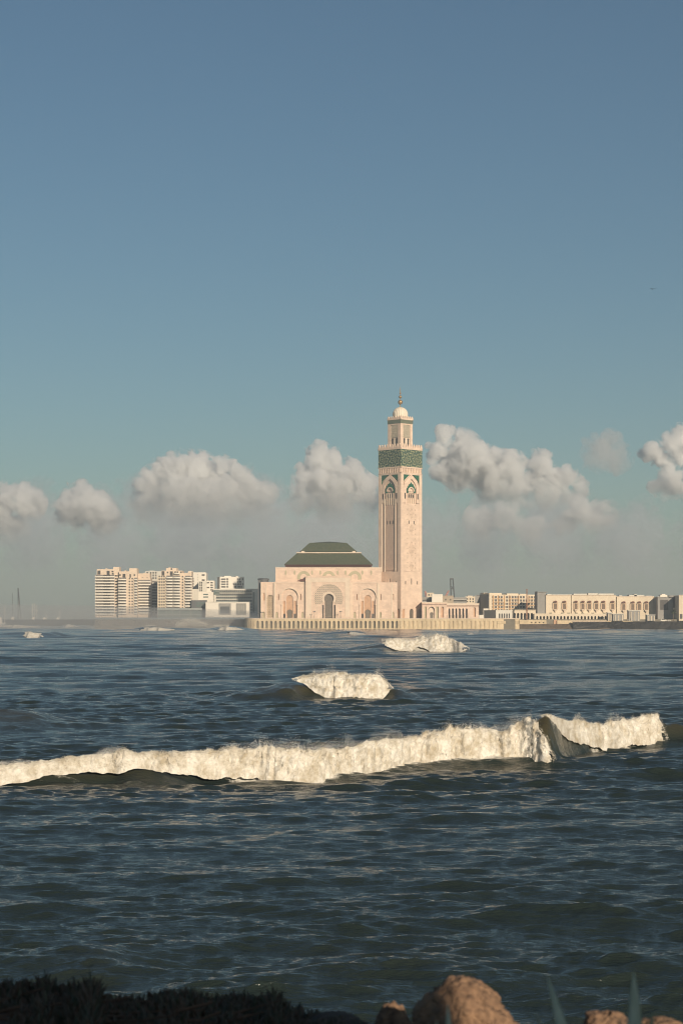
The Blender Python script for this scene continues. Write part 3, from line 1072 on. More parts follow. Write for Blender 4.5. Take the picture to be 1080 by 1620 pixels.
outer = [(cx + 22.6 * k5 * math.cos(math.pi * (-0.14 + 1.28 * k / 28)), mz_(946.5, -2.2) + 22.6 * k5 * math.sin(math.pi * (-0.14 + 1.28 * k / 28))) for k in range(29)]
inner = [(cx + 11.5 * k5 * math.cos(math.pi * (-0.22 + 1.44 * k / 24)), mz_(947, -2.2) + 11.5 * k5 * math.sin(math.pi * (-0.22 + 1.44 * k / 24))) for k in range(25)]
sp.prism_y(outer + inner[::-1], yc - .28, yc - .004)
sp.build('pierced_fan', M['carved_dots'], mosque)
tr = MB()
ring_o = horseshoe(cx, 19 * k5, mz_(957, -2.2), mz_(936.2, -2.2), r=11 * k5)
ring_i = horseshoe(cx, 13.2 * k5, mz_(957.01, -2.2), mz_(939.4, -2.2), r=8.0 * k5)
tr.prism_y(ring_o[2:] + ring_i[2:][::-1], yc - .55, yc - .29)
for q in (-15.5, 15.5):
    tr.panel(arch(cx + q * k5, 7 * k5, 0, mz_(950, -2.2)), [arch(cx + q * k5, 5.2 * k5, 0.3, mz_(951, -2.2))], yc - .22, .2)
# raised frame round the portal face
tr.panel(rect(x0 + .8, x1 - .8, mz_(976), mz_(914, -2.2)), [rect(x0 + 5.2, x1 - 5.2, mz_(975.9), mz_(921, -2.2))], yc - .2, .196)
tr.build('portal_trim', M['stone_trim'], mosque)
# dark canopy over the left pilaster
cn = MB()
cn.box(mx_(470.5), mx_(483) - .02, -1.3, -.01, mz_(919.6), mz_(918.4))
cn.frustum((mx_(472), mx_(482.8), -1.2, -.3), mz_(918.4), (mx_(475.5), mx_(478.5), -.9, -.5), mz_(916.4))
cn.build('canopy', M['eave'], mosque)

# left wing with a tall latticed window, its side in shade
wg = MB()
x0, x1 = mx_(412.2), mx_(434)
lat = arch(mx_(427.2), 10.4 * .553, 1.0, mz_(941.2))
nar = arch(mx_(417.5), 2.4 * .553, mz_(950), mz_(938.5))
nar2 = arch(mx_(417), 3.2 * .553, .5, mz_(968))
wg.panel(rect(x0, x1, 0, mz_(921.5)), [lat, nar, nar2], 0.9, 1.4)
wg.box(x0, x0 + .8, .903, 28, 0, mz_(921.5) - .01)
wg.box(x0 + .003, x1, 26.6, 28.003, 0, mz_(921.5) - .02)
wg.box(x0, x1, .9, 28, mz_(921.5), mz_(920.8))
wg.build('left_wing', M['stone'], mosque)
MB().prism_y(lat, 2.1, 2.28).build('lattice_window', lattice_mat('lattice_screen', (0.60, 0.47, 0.33), (0.26, 0.19, 0.12), 2.0, 'star', 0.5), mosque)
MB().prism_y(nar2, 2.0, 2.2).build('window', M['pale_green'], mosque)
MB().prism_y(nar, 2.0, 2.2).build('niche', M['orange_stone'], mosque)
for q in (413.2, 420.8, 432.8):
    MB().box(mx_(q) - .5, mx_(q) + .5, .3, .897, 0, mz_(922)).build('pilaster', M['stone_trim'], mosque)
st_ = MB()
st_.lathe([(4.6, 0), (4.6, mz_(918, 8)), (5.0, mz_(917.5, 8)), (5.0, mz_(915.6, 8)), (3.4, mz_(914.8, 8))], 20, mx_(416.5, 9), 9.5)
st_.box(mx_(408.2, 5), mx_(412), 4, 20, 0, mz_(917.5))
st_.build('stair_tower', M['darkgrey'], mosque)

# upper hall, set back, with faded green arches and merlons
YU = 10.0
uh = MB()
x0, x1 = mx_(435.7, YU), mx_(603, YU)
ku = (DM + YU) / FPX
uh.box(x0, x1, YU, YU + 84, 0, mz_(899, YU))
uh.build('hall_wall', M['stone'], mosque)
for c in (480.5, 520, 561):
    xx = mx_(c, YU)
    o_ = [(xx + 10.6 * ku * math.cos(math.pi * (-.08 + 1.16 * k / 20)), mz_(914, YU) + 10.6 * ku * math.sin(math.pi * (-.08 + 1.16 * k / 20))) for k in range(21)]
    i_ = [(xx + 5.6 * ku * math.cos(math.pi * (-.16 + 1.32 * k / 16)), mz_(914, YU) + 6.2 * ku * math.sin(math.pi * (-.16 + 1.32 * k / 16))) for k in range(17)]
    MB().prism_y(o_ + i_[::-1], YU - .3, YU - .004).build('arch_relief', M['pale_green'], mosque)
for c in (452, 466, 493.5, 506.5, 534, 546.5, 573, 587):
    xx = mx_(c, YU)
    MB().prism_y([(xx + 1.5 * ku * math.cos(2 * math.pi * k / 14), mz_(906, YU) + 3.6 * ku * math.sin(2 * math.pi * k / 14)) for k in range(14)], YU - .25, YU - .004).build('medallion', M['pale_green'], mosque)
ml = MB()
for i in range(58):
    xx = mx_(436.6 + i * (602.2 - 436.6) / 57, YU)
    ml.prism_y([(xx - .75, mz_(899, YU)), (xx + .75, mz_(899, YU)), (xx + .75, mz_(898, YU)), (xx, mz_(896.8, YU)), (xx - .75, mz_(898, YU))], YU + .02, YU + .6)
ml.build('merlon_row', M['stone_trim'], mosque)
# roofs
YR = YU + 7
kr = (DM + YR) / FPX
ev = MB()
ev.box(mx_(453.5, YR + 6), mx_(585, YR + 6), YR + 5, YR + 70, mz_(900, YR + 5), mz_(894, YR + 5))
ev.box(mx_(450, YR), mx_(588.6, YR), YR, YR + 76, mz_(894.2, YR), mz_(893.2, YR))
for i in range(46):
    xx = mx_(451.5 + i * (587 - 451.5) / 45, YR)
    ev.prism_y([(xx - .42, mz_(894.2, YR)), (xx - .42, mz_(896.8, YR)), (xx + .42, mz_(896.8, YR)), (xx + .42, mz_(894.2, YR))][::1], YR + .6, YR + 5)
ev.build('eaves', M['eave'], mosque)
rf = MB()
sl = 12.5
a = (mx_(449.2, YR), mx_(589.4, YR), YR - .5, YR + 77)
b2 = (mx_(470, YR + sl), mx_(570, YR + sl), YR + sl, YR + 77 - sl)
rf.frustum(a, mz_(893.2, YR), b2, mz_(875, YR + sl))
rf.build('lower_roof', M['roof'], mosque)
rp = MB()
rp.frustum((b2[0] - .9, b2[1] + .9, b2[2] - .9, b2[3] + .9), mz_(875.3, YR + sl), (b2[0] - .9, b2[1] + .9, b2[2] - .9, b2[3] + .9), mz_(873.8, YR + sl))
for c in (479, 559.5):
    rp.box(mx_(c, YR + sl) - 1.5, mx_(c, YR + sl) + 1.5, b2[2] - .6, b2[2] + 2.5, mz_(873.8, YR + sl), mz_(871.8, YR + sl))
rp.build('roof_ledge', M['stone_trim'], mosque)
uf = MB()
ys = YR + sl + 1.2
uf.box(mx_(476.5, ys), mx_(562, ys), ys + 1.5, b2[3] - 3, mz_(873.8, ys), mz_(872.6, ys))
uf.frustum((mx_(474, ys), mx_(564.5, ys), ys, b2[3] - 2), mz_(872.8, ys), (mx_(489.2, ys + 9), mx_(548.5, ys + 9), ys + 9, b2[3] - 11), mz_(859, ys + 9))
q = (mx_(489.2, ys + 9), mx_(548.5, ys + 9), ys + 9, b2[3] - 11)
yr_ = (q[2] + q[3]) / 2
uf.add([(q[0], q[2], mz_(859, ys + 9)), (q[1], q[2], mz_(859, ys + 9)), (q[1], q[3], mz_(859, ys + 9)), (q[0], q[3], mz_(859, ys + 9)), (0, yr_, mz_(856.8, yr_))], [(0, 1, 4), (1, 2, 4), (2, 3, 4), (3, 0, 4)])
uf.build('upper_roof', M['roof'], mosque)

# ------------------------------------------------------------------ the minaret
DN = DM + 30.5
kn = DN / FPX
mina = empty('minaret', (X(632.9, DN), DN, Z0), 'tall square pink minaret with green mosaic band, lantern and white dome', 'minaret', rz=R(45))


def nz_(py):
    return Z(py, DN) - Z0


A = 34.4 * kn / math.sqrt(2)            # half the side of the shaft
FACES = [Matrix.Rotation(R(90) * k, 4, 'Z') for k in range(4)]
U = lambda q: (q - 0.5) * 2 * A         # share of the face, left to right -> local x


def faces(fn, name, m, smooth=False):
    mb = MB()
    for F in FACES:
        q = MB(F)
        fn(q)
        mb.add(q.v, q.f)
    return mb.build(name, m, mina, smooth)


core = MB()
ai = A - 1.3
core.box(-ai, ai, -ai, ai, 0.02, nz_(741))
core.build('core', M['stone_tower'], mina)


def shaft(q):
    hs = [rect(U(.13), U(.87), nz_(905), nz_(752.5))]
    hs += [arch(U(.5), 9 * kn, 0.0, nz_(963.5)), arch(U(.12), 6.5 * kn, 0, nz_(963.5)), arch(U(.88), 6.5 * kn, 0, nz_(963.5))]
    hs += [arch(U(c), 2.2 * kn, nz_(925), nz_(zt_)) for c, zt_ in ((.22, 919.5), (.5, 915.5), (.78, 919.5))]
    q.panel(rect(-A, A, 0, nz_(751)), hs, -A, 0.9)


faces(shaft, 'shaft', M['stone_tower'])


def mids(q):
    # carved middle strip and slim flanking strips
    q.prism_y(rect(U(.30), U(.70), nz_(903), nz_(800)), -A + .72, -A + .9)
    q.prism_y(rect(U(.16), U(.24), nz_(903), nz_(796)), -A + .72, -A + .9)
    q.prism_y(rect(U(.76), U(.84), nz_(903), nz_(796)), -A + .72, -A + .9)


# the net is deep on the two faces turned from the sea, shallow on the smoother one
mb = MB()
for k in (1, 2, 3):
    q = MB(FACES[k])
    mids(q)
    mb.add(q.v, q.f)
mb.build('carved_panel', M['carved'], mina)
q = MB(FACES[0])
q.prism_y(rect(U(.131), U(.869), nz_(904.8), nz_(798)), -A + .12, -A + .9)
q.build('smooth_panel', stone_mat('smooth_marble', (0.72, 0.555, 0.435), 1.6, 0.9, 0.08), mina)
dots = MB(FACES[0])
rr = random.Random(4)
for (yc_, hh_, w_) in ((813, 9, 13), (838, 10, 13), (869, 14, 14), (897, 7, 13)):
    for i in range(-5, 6):
        for j in range(-7, 8):
            if (i + j) % 2: continue
            u_, v_ = i * 1.15, j * 2.0
            if abs(u_) / (w_ * .5) + abs(v_) / hh_ > 1.05: continue
            dots.prism_y([(u_ * kn, nz_(yc_ + v_) - .42), (u_ * kn + .36, nz_(yc_ + v_)), (u_ * kn, nz_(yc_ + v_) + .42), (u_ * kn - .36, nz_(yc_ + v_))], -A + .05, -A + .116)
for u_ in (-9.0, 9.0):
    for j in range(14):
        yq = 800 + j * 7.6
        dots.prism_y([(u_ * kn - .5, nz_(yq)), (u_ * kn, nz_(yq) - .75), (u_ * kn + .5, nz_(yq)), (u_ * kn, nz_(yq) + .75)], -A + .05, -A + .116)
dots.build('carved_pattern', mat('carving_shade_paint', (0.36, 0.25, 0.17), 0.9, 0.3, 0.5, 3), mina)  # dark lozenges stand for shaded hollows of the carving


def ribs(q):
    for u_ in (.135, .255, .28, .72, .745, .865):
        q.box(U(u_) - .22, U(u_) + .22, -A + .1, -A + .9, nz_(904.9), nz_(790))


mb = MB()
for k in (1, 2, 3):
    q = MB(FACES[k])
    ribs(q)
    mb.add(q.v, q.f)
mb.build('panel_rib', M['stone_trim'], mina)


def green_tri(q):
    # corner spandrels and the stepped arch in the middle
    for sgn in (-1, 1):
        p = [(sgn * (.5 - .105) * 2 * A, nz_(752.6)), (sgn * (.5 - .105) * 2 * A, nz_(766.5)), (sgn * .33 * 2 * A, nz_(761.5)), (sgn * .085 * 2 * A, nz_(752.6))]
        p = [(max(-.368 * 2 * A, min(.368 * 2 * A, x_)), z_) for x_, z_ in p]
        q.prism_y(p if sgn > 0 else p[::-1], -A + .25, -A + .9)
    pts = [(-.205, 781), (-.205, 773.5), (-.165, 773.5), (-.165, 770.5), (-.115, 770.5), (-.115, 767.5), (-.05, 767), (0, 763.6)]
    L = [(u_ * 2 * A, nz_(y_)) for u_, y_ in pts]
    L = L + [(-x_, z_) for x_, z_ in L[-2::-1]]
    inn = [(.13 * 2 * A * math.cos(math.pi * k / 10), nz_(778.5) + 6.2 * kn * math.sin(math.pi * k / 10)) for k in range(11)]
    q.prism_y(L[::-1][:1] + [(.13 * 2 * A, nz_(781))] + inn + [(-.13 * 2 * A, nz_(781))] + L, -A + .35, -A + .9) if False else q.panel(L[::-1], [[(.13 * 2 * A, nz_(780.8))] + inn + [(-.13 * 2 * A, nz_(780.8))]], -A + .3, .6)


faces(green_tri, 'green_spandrel', M['green'])


def bigarch(q):
    # pointed band running between the spandrels and down both sides
    o_ = [(-.365, 797), (-.365, 772), (-.30, 763.5), (-.16, 757.5), (0, 752.2)]
    i_ = [(-.245, 797), (-.245, 775), (-.215, 768.5), (-.12, 763), (0, 758.6)]
    O = [(u_ * 2 * A, nz_(y_)) for u_, y_ in o_]
    I = [(u_ * 2 * A, nz_(y_)) for u_, y_ in i_]
    O = O + [(-x_, z_) for x_, z_ in O[-2::-1]]
    I = I + [(-x_, z_) for x_, z_ in I[-2::-1]]
    q.prism_y((O + I[::-1])[::-1], -A + .15, -A + .88)
    q.panel([(.155 * 2 * A * math.cos(math.pi * k / 12), nz_(778.5) + 7.0 * kn * math.sin(math.pi * k / 12)) for k in range(13)],
            [[(.105 * 2 * A * math.cos(math.pi * k / 12), nz_(778.2) + 4.8 * kn * math.sin(math.pi * k / 12)) for k in range(13)]], -A + .2, .4)


faces(bigarch, 'arch_band', M['stone_tower'])


for F in FACES:
    for u_ in (-.15, -.05, .05, .15):
        MB(F).box(u_ * 2 * A - .16, u_ * 2 * A + .16, -A + .2, -A + .9, nz_(800), nz_(781)).build('colonnette', M['stone_trim'], mina)
# windows, each face
wm = {}
for nm_, w_, h_ in (('s', 1.7 * kn, 5.5 * kn), ('m', 1.9 * kn, 6 * kn), ('l', 2.1 * kn, 9 * kn), ('g', 2.6 * kn, 9 * kn)):
    wm[nm_] = part_mesh(MB().prism_y(arch(0, w_, 0, h_), 0, .12), 'window')
for k, F in enumerate(FACES):
    sets = [('g', M['dark'], [(U(.2), -A + .02 if k else -A + .02, nz_(790.5)), (U(.8), -A + .02, nz_(790.5))]),
            ('s', M['dark'], [(U(c), -A + .6, nz_(788.5)) for c in (.4, .5, .6)]),
            ('s', M['dark'], [(U(c), -A + (.03 if k == 0 else .58), nz_(830)) for c in ((.38, .62) if k == 0 else (.38, .5, .62))]),
            ('m', M['dark'], [(U(.22), -A + .55, nz_(924.9)), (U(.78), -A + .55, nz_(924.9))]),
            ('l', M['dark'], [(U(.5), -A + .55, nz_(924.9))])]
    for nm_, m_, pl in sets:
        me = wm[nm_]
        if not me.materials: me.materials.append(m_)
        for p in pl:
            o = bpy.data.objects.new('window', me)
            COL.objects.link(o)
            o.parent = mina
            o.matrix_local = F @ Matrix.Translation(p)
for F in FACES:
    MB(F).prism_y(arch(0, 8.8 * kn, 0.02, nz_(963.7)), -A + .7, -A + .85).build('door', M['door'], mina)
    for u_ in (.12, .88):
        MB(F).prism_y(arch(U(u_), 6.4 * kn, 0.02, nz_(963.7)), -A + .6, -A + .75).build('niche', M['orange_stone'], mina)


def frieze(q):
    q.box(-A - .3, A + .3, -A - .3, -A + 1.2, nz_(742.2), nz_(740.2))
    for i in range(13):
        x_ = U((i + .5) / 13)
        q.box(x_ - .34, x_ + .34, -A - .28, -A + 1.2, nz_(749.5), nz_(742.2))
    q.box(-A - .15, A + .15, -A - .15, -A + 1.2, nz_(751), nz_(749.5))
    q.box(-A + .01, A - .01, -A + .5, -A + 1.4, nz_(749.5), nz_(742))


faces(frieze, 'corbel_frieze', M['stone_tower'])
AB = A + .12
MB().box(-AB, AB, -AB, AB, nz_(740.2), nz_(713)).build('mosaic_band', M['zellij'], mina)


def crown(a_, z0, z1, z2, n, name):
    def f(q):
        q.box(-a_, a_, -a_, -a_ + .8, z0, z1)
        w = 2 * a_ / n
        for i in range(n):
            x_ = -a_ + (i + .5) * w
            q.prism_y([(x_ - w * .5, z1), (x_ + w * .5, z1), (x_ + w * .34, z1 + (z2 - z1) * .45), (x_ + w * .12, z2), (x_ - w * .12, z2), (x_ - w * .34, z1 + (z2 - z1) * .45)], -a_ + .01, -a_ + .7)
    faces(f, name, M['stone_tower'])


crown(AB + .25, nz_(713), nz_(711), nz_(704.2), 9, 'merlon_row')
MB().box(-AB, AB, -AB, AB, nz_(713) + .01, nz_(712)).build('gallery_floor', M['stone_trim'], mina)
# lantern
AL = 19.6 * kn / math.sqrt(2)
MB().box(-AL + .8, AL - .8, -AL + .8, AL - .8, nz_(712), nz_(666)).build('lantern_core', M['stone_trim'], mina)


def lantern(q):
    q.panel(rect(-AL, AL, nz_(712), nz_(671)), [rect(-AL * .58, AL * .58, nz_(710), nz_(673))], -AL, .5)


faces(lantern, 'lantern', M['stone_tower'])
lp = MB()
for F in FACES:
    q = MB(F)
    q.prism_y(rect(-AL * .579, AL * .579, nz_(693), nz_(673.1)), -AL + .35, -AL + .7)
    lp.add(q.v, q.f)
lp.build('lantern_lattice', lattice_mat('lantern_net', (0.55, 0.47, 0.36), (0.22, 0.22, 0.16), 1.15, 'diamond', 0.55), mina)
lw = part_mesh(MB().prism_y(horseshoe(0, 3.0 * kn, 0, 12 * kn, r=1.9 * kn), 0, .15), 'window')
lw.materials.append(M['dark'])
for F in FACES:
    for u_ in (-.32, 0.32):
        o = bpy.data.objects.new('window', lw)
        COL.objects.link(o)
        o.parent = mina
        o.matrix_local = F @ Matrix.Translation((u_ * AL, -AL + .45, nz_(706)))
MB().box(-AL - .25, AL + .25, -AL - .25, AL + .25, nz_(671), nz_(665.2)).build('mosaic_band', M['zellij_small'], mina)
crown(AL + .45, nz_(665.2), nz_(663.6), nz_(659.2), 6, 'merlon_row')
MB().box(-AL, AL, -AL, AL, nz_(665.2) + .01, nz_(664.3)).build('lantern_roof', M['stone_trim'], mina)
RD = 12.4 * kn
prof = [(RD * .93, nz_(664.5)), (RD * .97, nz_(660))]
for k in range(1, 12):
    a = math.pi / 2 * k / 11
    prof.append((max(.05, RD * math.cos(a) ** .92), nz_(656.4) + 12.4 * kn * math.sin(a)))
MB().lathe(prof, 96, ribs=24, rib=.06).build('dome', M['dome'], mina, True)
fin = MB().lathe([(.35, nz_(645)), (.3, nz_(616.5)), (.05, nz_(612))], 8).build('finial', M['brass'], mina)
for yq, r_ in ((636.2, 3.7), (627.8, 2.4), (622, 1.5)):
    r_ *= kn
    MB().lathe([(max(.02, r_ * math.sin(math.pi * k / 14)), nz_(yq) - r_ * math.cos(math.pi * k / 14)) for k in range(15)], 20).build('ball', M['brass'], fin, True)

# lamp posts on the terrace
for i, (px, h_, lab) in enumerate(((497, 9, 'twin-headed lamp post left of the mosque central door'), (538.6, 9, 'twin-headed lamp post right of the mosque central door'), (414, 8, 'lamp post before the left wing of the mosque'), (409, 7, 'lamp post at the dark stair tower of the mosque'))):
    t = empty('lamp_post', (X(px, DM - 9), DM - 9, Z0), lab, 'lamp post', 'lamp posts on the mosque terrace')
    h_ *= .68
    MB().lathe([(.28, 0), (.16, .6), (.12, h_)], 8).build('pole', M['steel'], t)
    for sgn in (-1, 1):
        MB().lathe([(.15, h_ - .2), (.5, h_), (.42, h_ + .5), (.05, h_ + .75)], 8, sgn * .65).box(min(0, sgn * .65), max(0, sgn * .65), -.06, .06, h_ - .3, h_ - .18).build('lantern', M['steel'], t)
# ------------------------------------------------------------------ embankments
def embank(name, pts, ztop, material, label, seed, slope=7.0, zb=-1.5):
    """a rough stone bank along a line of (px, distance); slopes down towards the sea"""
    xs, ys, tops = [], [], []
    P = [(X(p, d), d, t) for (p, d), t in zip(pts, ztop)]
    L = np.cumsum([0] + [math.hypot(P[i + 1][0] - P[i][0], P[i + 1][1] - P[i][1]) for i in range(len(P) - 1)])
    nu = int(L[-1] / 1.2)
    u = np.linspace(0, L[-1], nu)
    px_ = np.interp(u, L, [p[0] for p in P])
    py_ = np.interp(u, L, [p[1] for p in P])
    tz = np.interp(u, L, [p[2] for p in P])
    nv = 16
    v = np.linspace(0, 1, nv)[:, None]
    prof_y = np.interp(v, [0, .55, .7, 1.0], [-1, -.12, 0.0, 1.6])
    prof_z = np.interp(v, [0, .55, .7, 1.0], [0, .93, 1, 1.0])
    y = py_[None] + prof_y * slope
    z = zb + (tz[None] - zb) * prof_z
    x = np.broadcast_to(px_[None], y.shape)
    bl = vnoise(np.floor(x / 2.3) * 3.7 + .31, np.floor(v * 9 + x * 0) * 2.9 + .77, x * 0 + .5, seed)
    k = np.where(v > .72, .08, .9)
    y = y + bl * k + .5 * fbm(x / 3, z / 2, y / 3, 3, seed) * k
    z = z + .35 * fbm(x / 4, y / 3, z / 3, 3, seed + 5) * k
    me = np_mesh(name, np.stack([x, y, z], -1).reshape(-1, 3), grid_quads(nv, nu), False)
    o = link_mesh(name, me, material)
    if label:
        tag(o, label, 'embankment')
    else:
        tag(o, kind='structure')
    return o


embank('shore_bank', [(818, 1680), (850, 1680), (905, 1680), (985, 1678), (1010, 1676)], [4.2, 4.4, 4.4, 6.0, 6.2], M['rock'], 'brown boulder bank at the foot of the yellow promenade wall', 3, 10)
embank('shore_bank', [(905, 1676), (960, 1678), (1000, 1670), (1100, 1660), (1400, 1640)], [6.2, 6.3, 6.6, 6.8, 6.8], M['black_rock'], 'wet black boulder bank reaching out of the right edge of the picture', 8, 8)
embank('shore_bank', [(150, 1958), (220, 1952), (300, 1948), (392, 1935)], [8.2, 8.2, 8.0, 8.0], mat('mist_grey_stone', (0.17, 0.15, 0.125), 0.9, 0.35, 0.1, 1.0, 0.2), 'grey stone quay under the apartment towers and the white hall', 12, 6)

# ------------------------------------------------------------------ small reusable bits
def win_mesh(w, h, sill=True):
    mb = MB()
    mb.box(-w / 2, w / 2, 0, .12, 0, h)
    return part_mesh(mb, 'window')


def win_grid(x0, x1, n, rows, y, skip=()):
    out = []
    for j, z in enumerate(rows):
        for i in range(n):
            if (i, j) in skip: continue
            out.append((x0 + (i + .5) * (x1 - x0) / n, y, z))
    return out


def bowed(x0, x1, y, out, n=8):
    """plan of a balcony with a bowed front"""
    pts = [(x1, y), (x0, y)]
    for k in range(n + 1):
        t = k / n
        pts.append((x0 + (x1 - x0) * t, y - out * (0.55 + 0.45 * math.sin(math.pi * t) ** .6)))
    return pts


# ------------------------------------------------------------------ apartment towers on the left
DA = 2000.0
ka = DA / FPX
Z1 = Z(975.5, DA)


def tower(px0, px1, top, label, wall_m, d=DA, deep=22, cat='apartment building', blocks=(), name='apartment_tower', rz=0, base=None):
    """core box with crown blocks; returns the thing and converters to its own frame"""
    k = d / FPX
    zb = Z1 - 1 if base is None else base
    o = empty(name, (X((px0 + px1) / 2, d), d, zb), label, cat, rz=rz)
    fx = lambda p: (p - (px0 + px1) / 2) * k
    fz = lambda p: Z(p, d) - zb
    mb = MB()
    mb.box(fx(px0), fx(px1), 0, deep, 0, fz(top))
    for (a, b_, t0, t1, dy) in blocks:
        mb.box(fx(a), fx(b_), dy, deep - 2 - dy * .3, fz(t0), fz(t1))
    mb.build('wall', wall_m, o)
    return o, fx, fz, k


def balconies(o, fx, x0, x1, zs, out, m, hgt=1.35, y=0.0):
    me = part_mesh(MB().prism_z([(fx(a) if False else a, b_) for a, b_ in bowed(fx(x0), fx(x1), y, out)], 0, hgt), 'balcony')
    repeat('balcony', me, m, o, [(0, 0, z) for z in zs])


def loggia_shade(o, fx, x0, x1, zs, m, h=1.5, y=-.06):  # flat dark strips on the wall paint the shade inside the loggias
    me = part_mesh(MB().box(fx(x0), fx(x1), y, .3, 0, h), 'loggia')
    repeat('loggia', me, m, o, [(0, 0, z) for z in zs])


dkw = mat('loggia_shade_paint', (0.17, 0.155, 0.14), 0.6, 0.4, 0.2, 1.0)  # loggia shade as a dark colour

# the first pair of towers
t, fx, fz, k = tower(151, 186.5, 909.5, 'apartment tower farthest left, striped with long white balconies', M['peach'], DA, 20,
                     blocks=[(153, 181.5, 909.5, 900.5, .5), (179, 188.5, 909.5, 897, 1), (166, 169, 900.5, 899.4, 4)])
fl = [fz(913.6 + 4.55 * i) for i in range(14)]
balconies(t, fx, 150.3, 181.5, fl, 2.2, M['white'])
loggia_shade(t, fx, 151.5, 181, [z + 1.36 for z in fl], dkw, 1.45)
loggia_shade(t, fx, 163.5, 174, [z + 1.34 for z in fl], M['dark'], 1.5, -.12)
w = win_mesh(1.5, 1.5)
repeat('window', w, M['dark'], t, win_grid(fx(181.5), fx(186.5), 2, [z + 1.0 for z in fl], -.08))
w2 = win_mesh(3.2, 4.2)
repeat('window', w2, M['dark'], t, [(fx(156.5), .42, fz(909)), (fx(171), .42, fz(909.3))])
repeat('window', win_mesh(2.2, 1.6), M['dark'], t, [(fx(178), .42, fz(905.5)), (fx(178.3), .42, fz(909))])

t, fx, fz, k = tower(187, 217.2, 914, 'peach apartment tower second from the left, bowed balconies on one half', M['peach'], DA - 4, 24,
                     blocks=[(188, 216.5, 914, 904, 1.2), (204, 216, 904, 899, 2), (196, 199, 904, 902.5, 5)])
fl = [fz(918 + 4.5 * i) for i in range(13)]
balconies(t, fx, 186.6, 199.8, fl, 2.4, M['white'])
loggia_shade(t, fx, 187.4, 199.6, [z + 1.36 for z in fl], dkw, 1.5)
balconies(t, fx, 212, 217.6, fl, 1.5, M['white'])
loggia_shade(t, fx, 212.3, 217.1, [z + 1.36 for z in fl], dkw, 1.3)
repeat('window', win_mesh(1.5, 1.4), M['dark'], t, win_grid(fx(202.5), fx(211.5), 2, [z + 1.0 for z in fl], -.08))
repeat('window', win_mesh(3.0, 3.8), M['dark'], t, [(fx(196), 1.1, fz(913.7))])
repeat('window', win_mesh(1.6, 1.6), M['dark'], t, [(fx(205.8), 1.1, fz(911)), (fx(188.6 + 1), 1.1, fz(911)), (fx(205.8), 1.1, fz(914)), (fx(212.5), 1.1, fz(911))])

t, fx, fz, k = tower(217.6, 238, 914, 'lower peach tower whose balconies stand half in the shadow of its neighbour', M['peach'], DA + 6, 20,
                     blocks=[(217.2, 236.8, 914, 907.3, .8), (226, 231, 907.3, 906.3, 4)])
fl = [fz(921.5 + 4.5 * i) for i in range(12)]
balconies(t, fx, 217.3, 238.6, fl, 2.2, M['white'])
loggia_shade(t, fx, 217.9, 237.6, [z + 1.36 for z in fl], dkw, 1.4)
repeat('window', win_mesh(1.7, 2.6), M['dark'], t, [(fx(219.5), .7, fz(918)), (fx(225.5), .7, fz(917.3)), (fx(232.5), .7, fz(917.3))])

t, fx, fz, k = tower(229.5, 255, 903.8, 'off white block with dark loggias between two peach towers', M['offwhite'], DA + 34, 22, blocks=[(236, 243, 903.8, 902.6, 5)])
loggia_shade(t, fx, 240.4, 248, [fz(921.6 + 4.4 * i) for i in range(9)], dkw, 1.7)
repeat('window', win_mesh(1.5, 1.7), M['dark'], t, [(fx(p), -.08, fz(q)) for q in [907.5 + 4.2 * i for i in range(3)] for p in (233, 238.5, 242.5, 246.5)] +
       [(fx(p), -.08, fz(q)) for q in [953 + 4.4 * i for i in range(5)] for p in (241.5, 246.8)])

t, fx, fz, k = tower(249.5, 301.5, 911, 'widest peach apartment tower, two stacks of bowed white balconies', M['peach'], DA - 22, 30,
                     blocks=[(255, 288, 911, 902.8, .8), (262.5, 279, 902.8, 898.6, 1.5), (288, 300, 911, 906.3, 1.4), (297, 302.5, 911, 904, 3), (266, 269, 898.6, 897.6, 5)])
fl = [fz(915 + 4.5 * i) for i in range(13)]
balconies(t, fx, 262.5, 273.3, fl, 2.4, M['white'])
balconies(t, fx, 273.9, 285, fl, 2.4, M['white'])
loggia_shade(t, fx, 263, 284.6, [z + 1.36 for z in fl], dkw, 1.5)
balconies(t, fx, 292, 303.8, fl, 2.2, M['white'])
loggia_shade(t, fx, 292.6, 301.4, [z + 1.36 for z in fl], dkw, 1.4)
balconies(t, fx, 249, 262, fl, .5, M['cream'], 2.1)
repeat('window', win_mesh(1.5, 1.5), M['dark'], t, win_grid(fx(250.5), fx(261.5), 3, [z + 2.05 - 1.0 for z in fl][:0] or [z + 1.2 for z in fl], -.62) + [(fx(288.8), -.08, z + 1) for z in fl])
repeat('window', win_mesh(3.0, 4.4), M['dark'], t, [(fx(257.8), .7, fz(910.5)), (fx(271), 0.7, fz(910.7))])
repeat('window', win_mesh(1.5, 1.6), M['dark'], t, [(fx(265), .7, fz(907)), (fx(271), 1.4, fz(901.5)), (fx(286.3), .7, fz(906.5)), (fx(277), .7, fz(906.5)), (fx(280.5), .7, fz(906.5))])
balconies(t, fx, 275, 284, [fz(908.5)], 1.8, M['white'])

